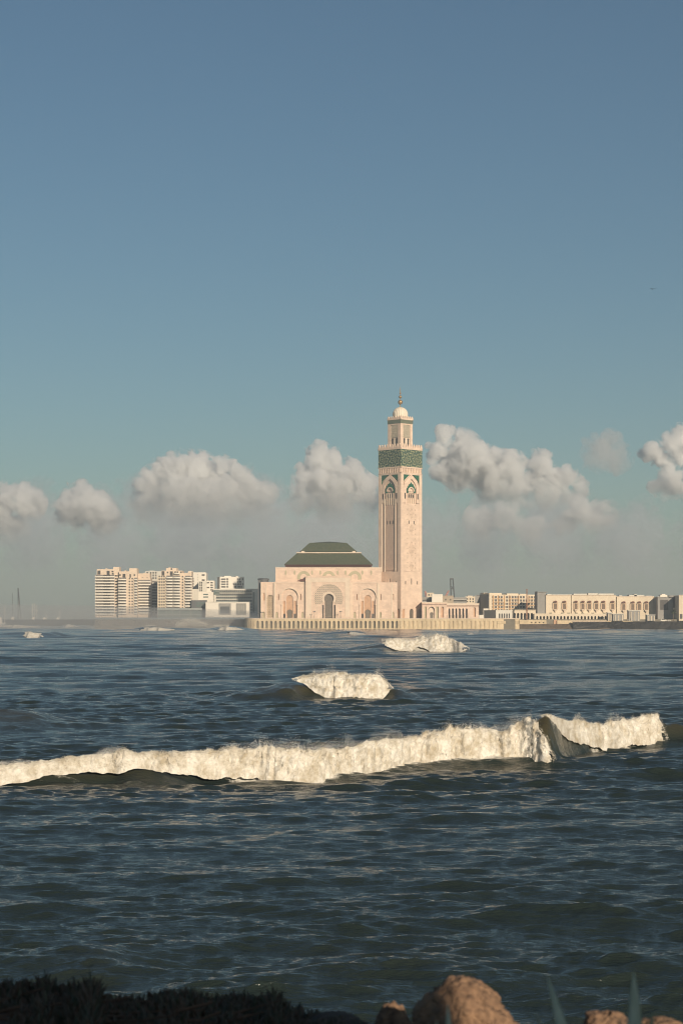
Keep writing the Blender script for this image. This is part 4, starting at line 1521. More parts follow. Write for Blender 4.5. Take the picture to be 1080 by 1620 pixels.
t, fx, fz, k = tower(302.5, 326, 906.2, 'tall plain white block behind the widest peach tower', M['white'], DA + 40, 26, blocks=[(297.5, 303.5, 909, 903.2, 3), (305, 325, 906.2, 905.6, .3)])
repeat('window', win_mesh(1.2, 2.0), M['dark'], t, [(fx(305.6), -.08, fz(917 + 4.1 * i)) for i in range(5)])
repeat('window', win_mesh(.7, .9), M['grey'], t, [(fx(313), -.08, fz(910 + 4.1 * i)) for i in range(6)])
repeat('window', win_mesh(3.2, 1.6), M['dark'], t, [(fx(321.5), -.08, fz(911)), (fx(321.5), -.08, fz(919))])
t, fx, fz, k = tower(314, 338.5, 919.3, 'white block with small dark windows stepping down from the tall plain one', M['white'], DA + 20, 22, blocks=[(327, 338, 919.3, 918.6, .6)])
MB().box(fx(314.05), fx(327.2), -.5, -.002, 0, fz(919.6)).build('bay', M['offwhite'], t)
repeat('window', win_mesh(1.1, 2.0), M['dark'], t, [(fx(p), -.6, fz(q)) for q in (923.5, 927.5, 931.5, 935.5) for p in (316.6, 319)])
repeat('window', win_mesh(2.6, 1.3), M['dark'], t, [(fx(334.8), -.08, fz(q)) for q in (923, 926.8, 930.6, 934.4)] + [(fx(329), -.08, fz(q)) for q in (923, 930.6)])
t, fx, fz, k = tower(302, 337, 936.5, 'low white building with two strip windows below the white blocks', M['white'], DA + 4, 22, name='office_building', cat='building')
MB().box(fx(302), fx(314), -3, -.004, 0, fz(932)).build('side_wall', M['offwhite'], t)
repeat('window', win_mesh(5.2, 1.3), M['greenglass'], t, [(fx(325.3), -.08, fz(941.5)), (fx(325.3), -.08, fz(945.6))])
t, fx, fz, k = tower(302.8, 325.2, 950.2, 'dark glass building squeezed between the white hall and the peach tower', M['darkgrey'], DA - 28, 20, name='office_building', cat='building')
repeat('window', win_mesh(9, 1.6), M['greenglass'], t, [(fx(317), -.08, fz(955.5)), (fx(317), -.08, fz(960))])
MB().box(fx(302.4), fx(325.4), -.3, 20.3, fz(950.2), fz(949.4)).build('roof', M['grey'], t)
t, fx, fz, k = tower(249.5, 319, 962.5, 'long low glass pavilion at the foot of the widest peach tower', M['greenglass'], DA - 34, 9, name='pavilion', cat='pavilion', base=Z1 - 1)
for a in (249.5, 263, 273.5, 284.5, 302):
    MB().box(fx(a) - .25, fx(a) + .25, -.3, -.002, 0, fz(962.6)).build('mullion', M['grey'], t)
MB().box(fx(249), fx(319.4), -1.2, 9.5, fz(965.6), fz(962)).build('roof_band', M['metal'], t)
MB().box(fx(249), fx(319.4), -1.0, -.3, fz(972.6), fz(971.6)).build('rail', M['metal'], t)

# white hall with two big framed windows
t, fx, fz, k = tower(325.3, 394, 953.0, 'white box-shaped hall with two large framed grey windows', M['white'], DA - 40, 26, name='white_hall', cat='hall')
fr = MB()
for a, b_ in ((346.3, 365.2), (373.6, 389.3)):
    fr.panel(rect(fx(a), fx(b_), fz(972.3), fz(954.6)), [rect(fx(a) + .6, fx(b_) - .6, fz(971.6), fz(955.6))], -.5, .5)
fr.build('window_frame', M['grey'], t)
MB().box(fx(347), fx(364.6), -.15, -.002, fz(971.8), fz(955.2)).build('window', M['grey'], t)
MB().box(fx(348.6), fx(362.8), -.35, -.153, fz(970.5), fz(959.6)).build('shutter', M['darkgrey'], t)
MB().box(fx(374), fx(388.8), -.15, -.002, fz(971.8), fz(955.2)).build('window', mat('grey_grille', (0.27, 0.26, 0.23), 0.6, 0.25, 0.6, 2), t)
gb = MB()
for i in range(1, 5): gb.box(fx(374 + i * 3) - .1, fx(374 + i * 3) + .1, -.25, -.153, fz(971.7), fz(955.3))
gb.build('grille', M['offwhite'], t)
MB().box(fx(325), fx(394.3), -.2, 26.2, fz(953), fz(952.3)).build('roof', M['offwhite'], t)
MB().box(fx(324.8), fx(337), -1.0, -.2, 0, fz(974)).build('plinth', M['offwhite'], t)
# long grey building behind with strip windows
t, fx, fz, k = tower(338, 408, 931.6, 'long grey office building with four strips of windows behind the white hall', M['offwhite'], DA + 10, 24, name='office_building', cat='building')
sw = [(342, 398.5, 934.0 + 5.0 * i) for i in range(4)]
for a, b_, q in sw:
    MB().box(fx(a), fx(b_), -.08, .2, fz(q + 2.4), fz(q)).build('window_strip', M['glass'], t)
    mu = MB()
    for i in range(19): mu.box(fx(a + i * (b_ - a) / 18) - .18, fx(a + i * (b_ - a) / 18) + .18, -.4, -.083, fz(q + 2.6), fz(q - .2))
    mu.build('mullion', M['offwhite'], t)
    MB().box(fx(a), fx(b_), -1.0, -.002, fz(q + 3.2), fz(q + 2.5)).build('ledge', M['metal'], t)
MB().box(fx(338.3), fx(347), -.14, .2, fz(941), fz(933.5)).build('window', M['greenglass'], t)
MB().box(fx(399.8), fx(402.8), -.1, .2, fz(970), fz(937)).build('window', M['greenglass'], t)
for q in (955, 959.5, 964, 968.5):
    MB().box(fx(393.8), fx(401.5), -.6, -.11, fz(q + 2), fz(q)).build('sunshade', M['grey'], t)
# white block above it, turned a little so its left end is in shade
t, fx, fz, k = tower(347.5, 386.5, 912.6, 'white block with a shaded left end above the long grey office building', M['white'], DA + 40, 15, rz=R(14),
                     blocks=[(355, 366, 912.6, 911.2, 2), (374, 377.5, 912.6, 911.4, 3)])
repeat('window', win_mesh(5.2, 1.7), M['dark'], t, [(fx(353), -.08, fz(q)) for q in (917.8, 921.8, 925.8, 929.8)])
repeat('window', win_mesh(2.0, 1.9), M['dark'], t, [(fx(359.6), -.08, fz(q)) for q in (917.8, 921.8, 925.8, 929.8)])
repeat('window', win_mesh(1.3, 1.9), M['dark'], t, [(fx(p), -.08, fz(q)) for q, ps in ((917.8, (376, 379, 384)), (921.8, (376, 379, 380.5)), (925.8, (369.5, 372.5, 376, 378.5, 381, 384.5)), (929.8, (371, 373, 377, 379, 382))) for p in ps])

# ------------------------------------------------------------------ right of the minaret: arcaded school
DS = 1672.0
ks = DS / FPX
t = empty('arcade_building', (X(712, DS), DS, Z0), 'low pink building with six tall dark slits beside the tower', 'building')
sx = lambda p: (p - 712) * ks
sz = lambda p: Z(p, DS) - Z0
b1 = MB()
b1.panel(rect(sx(667.5), sx(706.5), 0, sz(954)), [horseshoe(sx(682.3), 8.8 * ks, 0, sz(960), r=4.9 * ks), arch(sx(699.6), 4.4 * ks, sz(977), sz(960)),
                                                rect(sx(671.2), sx(674.6), .5, sz(960)), rect(sx(689.3), sx(693.3), .5, sz(960))], 0, 1.4)
b1.box(sx(667.5), sx(668.5), .003, 16, 0, sz(954) - .01)
b1.box(sx(705.5), sx(706.5), .003, 16, 0, sz(954) - .01)
b1.box(sx(668.5), sx(705.5), 14, 16, 0, sz(954) - .02)
b1.build('portal_wall', M['stone'], t)
MB().box(sx(666.8), sx(707), -.5, 16.2, sz(954), sz(952.6)).build('cornice', M['stone_trim'], t)
MB().box(sx(667.4), sx(706.4), -.25, -.002, sz(957.2), sz(956.4)).build('string_course', M['eave'], t)
pa = MB()
pa.panel(arch(sx(682.3), 8.6 * ks, 0.02, sz(961)), [horseshoe(sx(682.3), 4.4 * ks, .1, sz(968.8), r=2.7 * ks)], 1.9, .8)
pa.build('inner_arch', M['stone_trim'], t)
MB().box(sx(676.5), sx(688), 3.4, 3.6, 0, sz(957)).build('door_recess', M['dark'], t)
MB().prism_y(horseshoe(sx(682.3), 4.2 * ks, .02, sz(969), r=2.6 * ks), 2.5, 2.65).build('door', M['door'], t)
MB().prism_y(arch(sx(699.6), 4.4 * ks, sz(977), sz(960)), 1.2, 1.35).build('niche', M['orange_stone'], t)
for a, b_ in ((671.2, 674.6), (689.3, 693.3)):
    MB().box(sx(a), sx(b_), 1.2, 1.35, .5, sz(960)).build('niche', M['pale_green'], t)
b2_ = MB()
slits = [arch(sx(710.6 + 5.45 * i), 2.7 * ks, 0.4, sz(962.6)) for i in range(6)]
b2_.panel(rect(sx(706.5), sx(757.2), 0, sz(957.5)), slits + [arch(sx(750.5), 3.6 * ks, sz(976), sz(961))], .8, 2.4)
b2_.box(sx(756.4), sx(757.2), .803, 16, 0, sz(957.5) - .01)
b2_.box(sx(706.5), sx(756.4), 14, 16, 0, sz(957.5) - .02)
b2_.build('colonnade_wall', M['stone'], t)
MB().box(sx(706.5), sx(757.6), .3, 16.2, sz(957.5), sz(954.6)).build('cornice', M['stone_trim'], t)
MB().box(sx(706.5), sx(757.3), .5, .797, sz(959.2), sz(958.4)).build('string_course', M['eave'], t)
for sl_ in slits:
    MB().prism_y(sl_, 2.9, 3.1).build('window', M['dark'], t)
MB().prism_y(arch(sx(750.5), 3.6 * ks, sz(976), sz(961)), 2.0, 2.2).build('niche', M['orange_stone'], t)
cl = MB()
for i in range(7): cl.lathe([(.4, 0), (.32, .5), (.32, 3.2), (.5, 3.7)], 8, sx(707.9 + 5.45 * i), .45)
cl.build('column_row', M['stone_trim'], t)

# rooftops behind it
DB = 1760.0


def box_house(px0, px1, top, label, wall_m, d=DB, deep=14, rows=(), n=0, wm_=None, wsz=(1.3, 1.5), rz=0, extra=(), name='house', cat='house', wmat=None):
    t, fx, fz, k = tower(px0, px1, top, label, wall_m, d, deep, cat, extra, name, rz, Z0 - .3)
    MB().panel(rect(fx(px0) - .1, fx(px1) + .1, fz(top) - .02, fz(top) + .8), [], -.1, 0).box(fx(px0) - .1, fx(px1) + .1, -.098, .3, fz(top) - .015, fz(top) + .79).build('parapet', wall_m, t)
    if n:
        repeat('window', win_mesh(*wsz), wmat or M['dark'], t, win_grid(fx(px0 + .8), fx(px1 - .8), n, [fz(q) for q in rows], -.08))
    return t, fx, fz


box_house(683, 700, 941.6, 'plain white cube house on the rooftops right of the tower', M['white'], DB - 10, 10)
t, fx, fz = box_house(666, 684, 946, 'grey house with dark strip windows next to the tower and the white cube house', M['grey'], DB, 12)
for q in (949, 953):
    MB().box(fx(668), fx(683.5), -.2, -.002, fz(q + 1.6), fz(q)).build('window_strip', M['dark'], t)
box_house(675, 686, 939.2, 'small cream rooftop house peeping over the white cube house', M['cream'], DB + 30, 9, (942.5,), 2)
box_house(700, 717, 943.8, 'tan house under the harbour crane', mat('tan_render', (0.40, 0.33, 0.25), .85, .2, .1, 1), DB + 5, 12, (950,), 2, wsz=(1.2, 1.4))
t, fx, fz = box_house(716, 738, 946.5, 'grey house with a long dark veranda above the six-slit building', M['grey'], DB + 8, 14)
MB().box(fx(716.5), fx(737.5), -.3, -.002, fz(951.5), fz(949.6)).build('veranda', M['dark'], t)
MB().box(fx(715.5), fx(738.5), -1.5, -.31, fz(949.5), fz(948.8)).build('veranda_roof', M['offwhite'], t)
t, fx, fz = box_house(736, 751, 945.2, 'cream house with a small roof room left of the grey blank wall', M['cream'], DB + 12, 12, (949, 953), 3, extra=[(739.5, 747.5, 945.2, 942.4, 2)])

# cream apartment block with ochre framed windows, turned so that its blank end shows
DC = 1770.0
kc = DC / FPX
t, fx, fz, k = tower(771.5, 851, 940.8, 'cream apartment block with ochre framed bays and rows of dark windows', M['cream'], DC, 36, rz=R(15),
                     blocks=[(775, 796, 940.8, 938.2, 6), (803, 822, 940.8, 939, 3), (826, 838, 940.8, 939.4, 5), (752 + 22, 780, 940.8, 937.5, 20)], base=Z0 - .3)
rows = [fz(946.6 + 5.2 * i) for i in range(6)]
cw = 1 / math.cos(R(15))
fxx = lambda p: fx(771.5) + (fx(p) - fx(771.5)) * 1.0
pl = win_grid(fx(775.5), fx(850), 16, rows, -.1, skip={(4, 0), (4, 1), (9, 4), (9, 5), (12, 0)})
repeat('window', win_mesh(1.9, 2.0), M['dark'], t, pl)
oc = MB()
for a, b_ in ((778, 796), (806, 820), (838, 849)):
    for j in range(6):
        oc.box(fx(a), fx(b_), -.5, -.002, rows[j] - 0.7, rows[j] - .35)
oc.build('ochre_ledge', M['ochre'], t)
oc2 = MB()
for a in (777.5, 786.5, 796.5, 805.5, 820.5, 837.5):
    oc2.box(fx(a) - .35, fx(a) + .35, -.55, -.004, 0, fz(942))
oc2.build('ochre_strip', M['ochre'], t)
# bare end wall, its shade painted on as grey, and lower back block
MB(Matrix.Translation((fx(771.5) - .01, 0, 0))).box(-.35, -.002, .3, 36, 0, fz(941.4)).build('end_wall', M['grey'], t)
box_house(750, 764, 943.6, 'blank grey wall of a block behind the cream apartments', M['grey'], DC + 18, 20, rz=R(16))
box_house(764.5, 772.2, 964.2, 'small white house with four windows at the end of the sea wall', M['white'], DC - 14, 9, (970.5, 976), 2, wsz=(.9, 1.2))
box_house(757.6, 765, 974.3, 'little white hut between the six-slit building and the small white house', M['white'], DC - 20, 6)

# low grey pavilion, then a shaded arcade with pale pillars
t = empty('arcade_pavilion', (X(797, 1700), 1700, Z0 - .3), 'low flat grey pavilion in shade in front of the cream apartments', 'pavilion', rz=R(20))
mb = MB()
kk = 1700 / FPX
mb.panel(rect(-8, 8, 0, 8.2), [arch(-4.5 + 2.4 * i, 1.4, 0, 5.2) for i in range(5)], 0, 1.2)
mb.box(-8, -7.4, .003, 26, 0, 8.19)
mb.box(-8, 8, 25.4, 26.003, 0, 8.18)
mb.box(-7.4, 8, .2, 25.4, 7.6, 8.17)
mb.build('wall', M['offwhite'], t)
MB().box(-7.5, 8, 1.0, 1.2, 0, 7.5).build('shade_sheet', M['dark'], t)  # dark sheet stands in for the shade inside the arches
t = empty('arcade_pavilion', (X(826, 1712), 1712, Z0 - .3), 'low arcade with pale pillars right of the grey pavilion', 'pavilion')
mb = MB()
mb.panel(rect(-9, 12, 0, 8), [arch(-7 + 3.1 * i, 2.0, 0, 5.6) for i in range(6)], 0, 1.0)
mb.box(-9, 12, 8, 9, 0, 7.9)
mb.box(-9, -8.4, .003, 8, 0, 7.98)
mb.box(-9.3, 12.3, -.3, 9.2, 8, 8.6)
mb.build('wall', M['cream'], t)
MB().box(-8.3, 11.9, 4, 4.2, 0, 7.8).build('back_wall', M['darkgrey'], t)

# rust coloured mast on the promenade
t = empty('mast', (X(833, 1690), 1690, 8.4), 'thin rusty mast standing on the promenade before the cream apartments', 'mast')
mb = MB()
h_ = Z(932, 1690) - 8.4
for dx_, dy_ in ((-.45, -.45), (.45, -.45), (.45, .45), (-.45, .45)):
    mb.bar((dx_, dy_, 0), (dx_ * .4, dy_ * .4, h_), .3)
for i in range(18):
    z_ = h_ * i / 18
    w_ = .45 * (1 - .6 * i / 18)
    mb.bar((-w_, -w_, z_), (w_, -w_, z_ + h_ / 18), .16)
mb.build('lattice', M['rust'], t)
MB().box(-.9, .9, -.5, .5, h_ * .97, h_ * .985).build('head', M['rust'], t)

# ------------------------------------------------------------------ long white building with twelve ornate bays
DL = 1725.0
kl = DL / FPX
lx = lambda p: (p - 950) * kl
ZL = 7.4
lz = lambda p: Z(p, DL) - ZL
t = empty('long_building', (X(950, DL), DL, ZL), 'long white building with a row of ornate hooded bay windows above an arcade', 'building')
mb = MB()
mb.box(lx(863.3), lx(902.5), 0, 22, 0, lz(942.2))
mb.box(lx(903.8), lx(974), .3, 22, 0, lz(942.0))
mb.box(lx(975.5), lx(1033), .0, 22, 0, lz(944.2))
mb.box(lx(1034.6), lx(1039.5), .2, 22, 0, lz(944.8))
for a in (902.5, 974, 1033):
    mb.box(lx(a), lx(a + 1.6), 1.6, 22, 0, lz(943.2))
mb.build('wall', M['cream'], t)
MB().box(lx(849.8), lx(850.8), 1, 24, 0, lz(935.6)).box(lx(850.8), lx(863.3), 1.2, 22, 0, lz(937.6)).box(lx(850), lx(866), 1, 24, lz(937.2) - .02, lz(936.2)).build('end_tower', M['grey'], t)
# grey of the end tower paints in the shade of its sunless side
rf_ = MB()
for a, b_, q in ((866, 873, 939.8), (874, 905, 940.5), (908, 929, 939.2), (931, 946, 938.4), (947, 972, 939), (980, 985, 942), (996, 1020, 941.2), (1022, 1032, 942.5), (1004, 1008, 940)):
    rf_.box(lx(a), lx(b_), 4, 16, lz(944.5), lz(q))
rf_.build('roof_room', M['offwhite'], t)
MB().box(lx(862.9), lx(902.7), -.4, .6, lz(942.2), lz(941.4)).box(lx(903.6), lx(974.2), -.2, .8, lz(942), lz(941.2)).box(lx(975.3), lx(1033.2), -.5, .4, lz(944.2), lz(943.4)).build('cornice', M['stone_trim'], t)
BAYS = (878, 892.3, 910.5, 921.5, 932, 943, 954, 968.6, 986, 1000.3, 1010.6, 1021.6)
hood = part_mesh(MB().prism_y([(2.6 * kl * math.cos(math.pi * k / 10), 2.4 * kl * math.sin(math.pi * k / 10)) for k in range(11)], -1.6, .3), 'hood')
opn = part_mesh(MB().box(-1.9 * kl, 1.9 * kl, -.5, .3, 0, 9.5 * kl).box(-3.6 * kl, -2.9 * kl, -.3, .3, 4 * kl, 9.5 * kl).box(2.9 * kl, 3.6 * kl, -.3, .3, 4 * kl, 9.5 * kl), 'screen')
sil = part_mesh(MB().box(-2.4 * kl, 2.4 * kl, -1.5, .3, 0, 1.2 * kl).frustum((-.6 * kl, .6 * kl, -.4, .2), -3.2 * kl, (-1.6 * kl, 1.6 * kl, -1.2, .2), 0), 'balcony')
frm = part_mesh(MB().panel([(-4.2 * kl, 2 * kl), (4.2 * kl, 2 * kl), (4.2 * kl, 11.5 * kl), (2.8 * kl, 15.6 * kl), (-2.8 * kl, 15.6 * kl), (-4.2 * kl, 11.5 * kl)], [rect(-2.2 * kl, 2.2 * kl, 2.2 * kl, 11 * kl)], -.75, .75), 'surround')
bay_rows = [(lx(p), 0 if p < 903 or p > 975 else .3, lz(966 if p < 975 else 967)) for p in BAYS]
repeat('surround', frm, mat('warm_surround', (0.56, 0.41, 0.28), .85, .2, .3, 2), t, [(x_, y_ - .01, z_) for x_, y_, z_ in bay_rows])
repeat('screen', opn, mat('brown_screen', (0.17, 0.12, 0.08), .7, .3, .6, 3), t, [(x_, y_ - .1, z_ + 2 * kl) for x_, y_, z_ in bay_rows])
repeat('hood', hood, M['eave'], t, [(x_, y_ - .8, z_ + 13.2 * kl) for x_, y_, z_ in bay_rows])
repeat('balcony', sil, M['stone_trim'], t, [(x_, y_ - .76, z_ + .6 * kl) for x_, y_, z_ in bay_rows])
# arcade along its foot
ar = MB()
ops = [arch(lx(846.5 + 5.35 * i), 3.0 * kl, 0.4 + 0, lz(974.8)) for i in range(24)]
ya = -16
ax0, ax1 = lx(842), lx(975)
ar.panel(rect(ax0, ax1, 0, lz(970.8)), ops, ya, 1.5)
ar.box(ax0, ax1, ya + .003, -.003, lz(971.6), lz(970.8) + .01)
ar.box(ax0, ax0 + .8, ya + .004, -1, 0, lz(971.6))
ar.box(ax1 - .8, ax1 - .002, ya + .004, -1, 0, lz(971.6))
ar.build('arcade', M['cream'], t)
MB().box(ax0 + .8, ax1 - .8, ya + 3.5, ya + 3.8, 0, lz(971.7)).build('arcade_back', mat('arcade_shade_paint', (0.20, 0.15, 0.10), .9, .3, .3, 2), t)  # back wall coloured dark for the shade inside the arcade
up = MB()
for a in (868, 886, 896, 908, 918, 934, 952):
    up.box(lx(a) - 1.2, lx(a) + 1.2, ya + 1, ya + 2.4, lz(970.8), lz(969.6))
up.build('terrace_planter', M['frond'], t)

# promenade wall below the arcade
t = empty('promenade_wall', (X(900, 1690), 1690, 3), 'pale yellow promenade wall with small arches under the long white building', 'wall')
px_ = lambda p: (p - 900) * 1690 / FPX
pz_ = lambda p: Z(p, 1690) - 3
mb = MB()
mb.panel(rect(px_(822), px_(864), 0, pz_(981)), [arch(px_(q), 2.6 * .563, 2.2, pz_(984.2)) for q in (840.5, 846.8, 853, 859.2)], 0, 1.5)
mb.box(px_(822), px_(864), 1.5, 2.5, 0, pz_(981) - .01)
mb.box(px_(881), px_(903), 0, 2, 0, pz_(981.6))
mb.box(px_(903), px_(960), .8, 2.8, 0, pz_(981.8))
mb.box(px_(960), px_(1000), .3, 2.3, 0, pz_(982.6))
mb.build('wall', M['wall_cream'], t)
MB().box(px_(822), px_(864), 1.3, 1.48, 2, pz_(984)).build('niche_back', M['niche'], t)
MB().box(px_(864), px_(876), 3, 5, 0, pz_(982)).box(px_(876), px_(881), 1.5, 4, 0, pz_(980.5)).build('gate', M['orange_stone'], t)
MB().box(px_(903), px_(960), .2, .797, pz_(983.4), pz_(982.2)).build('coping', M['stone_trim'], t)

# blocks before the right half of the long building, shade painted on as grey
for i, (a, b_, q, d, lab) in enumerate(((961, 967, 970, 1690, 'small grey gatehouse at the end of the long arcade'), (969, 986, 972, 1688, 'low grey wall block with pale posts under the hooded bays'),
                                        (994, 1012, 966.6, 1692, 'square grey house with painted shade before the last hooded bays'), (1023, 1036, 973.5, 1690, 'low dark block left of the palm tree'))):
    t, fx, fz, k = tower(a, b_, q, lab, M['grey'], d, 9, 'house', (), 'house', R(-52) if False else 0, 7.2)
    MB().box(fx(a) - .3, fx(b_) + .3, -.3, 9.3, fz(q), fz(q) + .6).build('roof', M['offwhite'], t)
    po = MB()
    n_ = 3
    for j in range(n_):
        xx = fx(a) + (j + .6) * (fx(b_) - fx(a)) / n_
        po.box(xx - .35, xx + .35, -.5, -.002, 0, fz(q) - .8)
    po.build('post', M['cream'], t)

# tall building at the right edge, its shade painted on as grey
t, fx, fz, k = tower(1040, 1072, 945, 'grey building with painted shade by the palm near the right edge', M['grey'], 1712, 22, 'building', [(1058, 1071, 945, 942.2, -1.5)], 'grey_building', 0, 7.2)
repeat('window', win_mesh(3.6, 9), M['dark'], t, [(fx(1047), -.1, fz(965)), (fx(1053.5), -.1, fz(965))])
MB().box(fx(1039.6), fx(1057), -.6, 22.3, fz(945), fz(944)).build('parapet', M['offwhite'], t)
MB().prism_y(arch(0, 2.6, 0, 11), 0, .3).build('window', M['dark'], t, loc=(fx(1065.5), -1.75, fz(963)))
MB().box(-1.0, 1.0, -.8, -.002, 0, 1.6).build('balcony', M['stone_trim'], t, loc=(fx(1065.5), -1.5, fz(964.5)))
rm = MB()
rm.box(fx(1045), fx(1056), 3, 12, fz(944.5), fz(941.2))
rm.box(fx(1047), fx(1053), 2.8, 8, fz(941.2), fz(939.8))
rm.build('roof_room', M['white'], t)
t, fx, fz, k = tower(1073.5, 1110, 942, 'cream building cut off by the right edge of the picture', M['cream'], 1690, 24, 'building', (), 'cream_building', 0, 7.2)
repeat('window', win_mesh(2.4, 4.2), M['dark'], t, [(fx(p), -.08, fz(979)) for p in (1077, 1085, 1093)])
MB().box(fx(1073.2), fx(1110.2), -.3, .5, fz(942), fz(941.2)).build('cornice', M['stone_trim'], t)

# palm tree
t = empty('palm_tree', (X(1065, 1684), 1684, 7.0), 'dark palm tree before the grey building at the right edge', 'palm tree')
hp = Z(968, 1684) - 7
MB().lathe([(.55, 0), (.38, 1), (.34, hp * .6), (.42, hp)], 9).build('trunk', M['bark'], t)
mb = MB()
r = random.Random(3)
for i in range(46):
    a = r.uniform(0, 2 * math.pi)
    e = r.uniform(-.5, 1.2)
    L = r.uniform(3.0, 4.6)
    p = Vector((0, 0, hp))
    d_ = Vector((math.cos(a) * math.cos(e), math.sin(a) * math.cos(e), math.sin(e)))
    side = Vector((-math.sin(a), math.cos(a), 0))
    last = None
    for s_ in range(6):
        w_ = .55 * math.sin(math.pi * (s_ + .6) / 6.6)
        cur = (p + side * w_, p - side * w_)
        if last: mb.add([last[0], last[1], cur[1], cur[0]], [(0, 1, 2, 3)])
        last = cur
        p = p + d_ * L / 6
        d_ = (d_ + Vector((0, 0, -.28))).normalized()
mb.build('crown', M['frond'], t)

# promenade lamp posts on the right
for px, top, d, lab in ((1004, 969.5, 1680, 'thin pale lamp post before the square grey house'), (1009.5, 972, 1680, 'shorter pale lamp post right beside the square grey house')):
    t = empty('lamp_post', (X(px, d), d, 7.0), lab, 'lamp post')
    MB().lathe([(.22, 0), (.14, .5), (.1, Z(top, d) - 7)], 8).build('pole', M['offwhite'], t)
    MB().lathe([(.1, 0), (.35, .25), (.3, .7), (.05, .9)], 8).build('lantern', M['offwhite'], t, loc=(0, 0, Z(top, d) - 7))

# parked vehicles and people on the right-hand promenade, tiny
for i, (px, lab) in enumerate(((1049, 'white van parked under the grey building near the palm'), (1057, 'white car parked left of the palm tree'))):
    t = empty('parked_van' if i == 0 else 'parked_car', (X(px, 1676), 1676, 6.7), lab, 'van' if i == 0 else 'car')
    L_, H_ = (2.6, 2.2) if i == 0 else (2.1, 1.45)
    MB().prism_y([(-L_, .35), (L_, .35), (L_, H_ * .55), (L_ * .7, H_ * .6), (L_ * .45, H_), (-L_ * .8, H_), (-L_, H_ * .6)], -.9, .9).build('body', M['white'], t)
    MB().prism_y([(-L_ * .7, H_ * .6), (L_ * .58, H_ * .6), (L_ * .4, H_ * .93), (-L_ * .7, H_ * .93)], -.93, .93).build('window', M['glass'], t)
    for sx_ in (-.62, .62):
        MB(Matrix.Translation((sx_ * L_, 0, .35)) @ Matrix.Rotation(R(90), 4, 'X')).lathe([(.35, -.95), (.35, .95)], 12).build('wheel', M['dark'], t)

# ------------------------------------------------------------------ cranes and masts
t = empty('harbour_crane', (X(716.5, 2300), 2300, 8), 'tall grey harbour crane boom leaning above the rooftops', 'crane')
k = 2300 / FPX
mb = MB()
f = lambda p, q: Vector(((p - 716.5) * k, 0, Z(q, 2300) - 8))
for y_ in (-2.4, 2.4):
    o_ = Vector((0, y_, 0))
    mb.bar(f(712.3, 916) + o_, f(714.5, 978) + o_, .9)
    mb.bar(f(716.2, 916) + o_, f(720.8, 978) + o_, .9)
    for i in range(7):
        q0, q1 = 916 + i * 5.2, 916 + (i + 1) * 5.2
        a = lambda q: 712.3 + (q - 916) / 62 * 2.2
        c = lambda q: 716.2 + (q - 916) / 62 * 4.6
        if i in (0, 3, 6): mb.bar(f(a(q0), q0) + o_, f(c(q0), q0) + o_, .7)
        if i in (2,): mb.bar(f(a(q0), q0) + o_, f(c(q1), q1) + o_, .5)
for q in (916, 932, 950):
    mb.bar(f(712.5, q) + Vector((0, -2.4, 0)), f(712.5, q) + Vector((0, 2.4, 0)), .6)
mb.build('boom', M['steel'], t)
MB().box((711.5 - 716.5) * k, (717 - 716.5) * k, -2.6, 2.6, Z(917, 2300) - 8, Z(914.8, 2300) - 8).build('head', M['steel'], t)
for i, (p0, q0, p1, q1, lab) in enumerate(((673.5, 946, 671.5, 935, 'faded pink crane jib beside the tower and the small cream rooftop house'), (703, 944.5, 708.8, 934.5, 'faded pink crane jib left of the tall grey harbour crane'))):
    d = 2250
    k = d / FPX
    t = empty('crane_jib', (X(p0, d), d, 8), lab, 'crane')
    mb = MB()
    g_ = lambda p, q, y_=0: Vector(((p - p0) * k, y_, Z(q, d) - 8))
    for y_ in (-1.2, 1.2):
        mb.bar(g_(p0, 980, y_), g_(p0, q0, y_), .7)
        mb.bar(g_(p0, q0, y_), g_(p1, q1, y_), .7)
        mb.bar(g_(p0 + 2.6, q0, y_), g_(p1 + 1.2, q1, y_), .7)
        for j in range(5):
            u0, u1 = j / 5, (j + 1) / 5
            mb.bar(g_(p0 + (p1 - p0) * u0, q0 + (q1 - q0) * u0, y_), g_(p0 + 2.6 + (p1 - p0 - 1.4) * u1, q0 + (q1 - q0) * u1, y_), .45)
    mb.build('boom', M['pinkpaint'], t)
    mb = MB()
    mb.bar(g_(p0, q0), g_(p0 + 5.2, q0 - 4.5), .6)
    mb.bar(g_(p0 + 5.2, q0 - 4.5), g_(p1, q1), .3)
    mb.build('strut', M['pinkpaint'], t)

# harbour on the far left
DH = 2600.0
kh = DH / FPX
t = empty('mast_crane', (X(29, DH), DH, 2), 'tall dark two-legged mast on the far left horizon', 'crane')
mb = MB()
h_ = Z(930, DH) - 2
mb.bar((0, 0, 0), (-.4, 0, h_), .9)
mb.bar((4.2, 0, 0), (-.1, 0, h_), .9)
for i in range(1, 6): mb.bar((-.1, 0, h_ * i / 7), (4.2 * (1 - i / 7), 0, h_ * (i - .4) / 7), .35)
mb.build('mast', M['steel'], t)
t = empty('mast', (X(19.5, DH), DH, 2), 'single thin dark mast left of the two-legged one', 'mast')
mb = MB().lathe([(.42, 0), (.3, Z(938, DH) - 2)], 6)
for i in range(6): mb.box(-.9, .9, -.1, .1, 4 + i * 5.6, 4.3 + i * 5.6)
mb.build('pole', M['steel'], t)
t = empty('mast', (X(7.5, DH), DH, 2), 'short pale mast nearest the left edge of the picture', 'mast')
MB().lathe([(.5, 0), (.35, Z(960, DH) - 2)], 6).build('pole', M['white'], t)


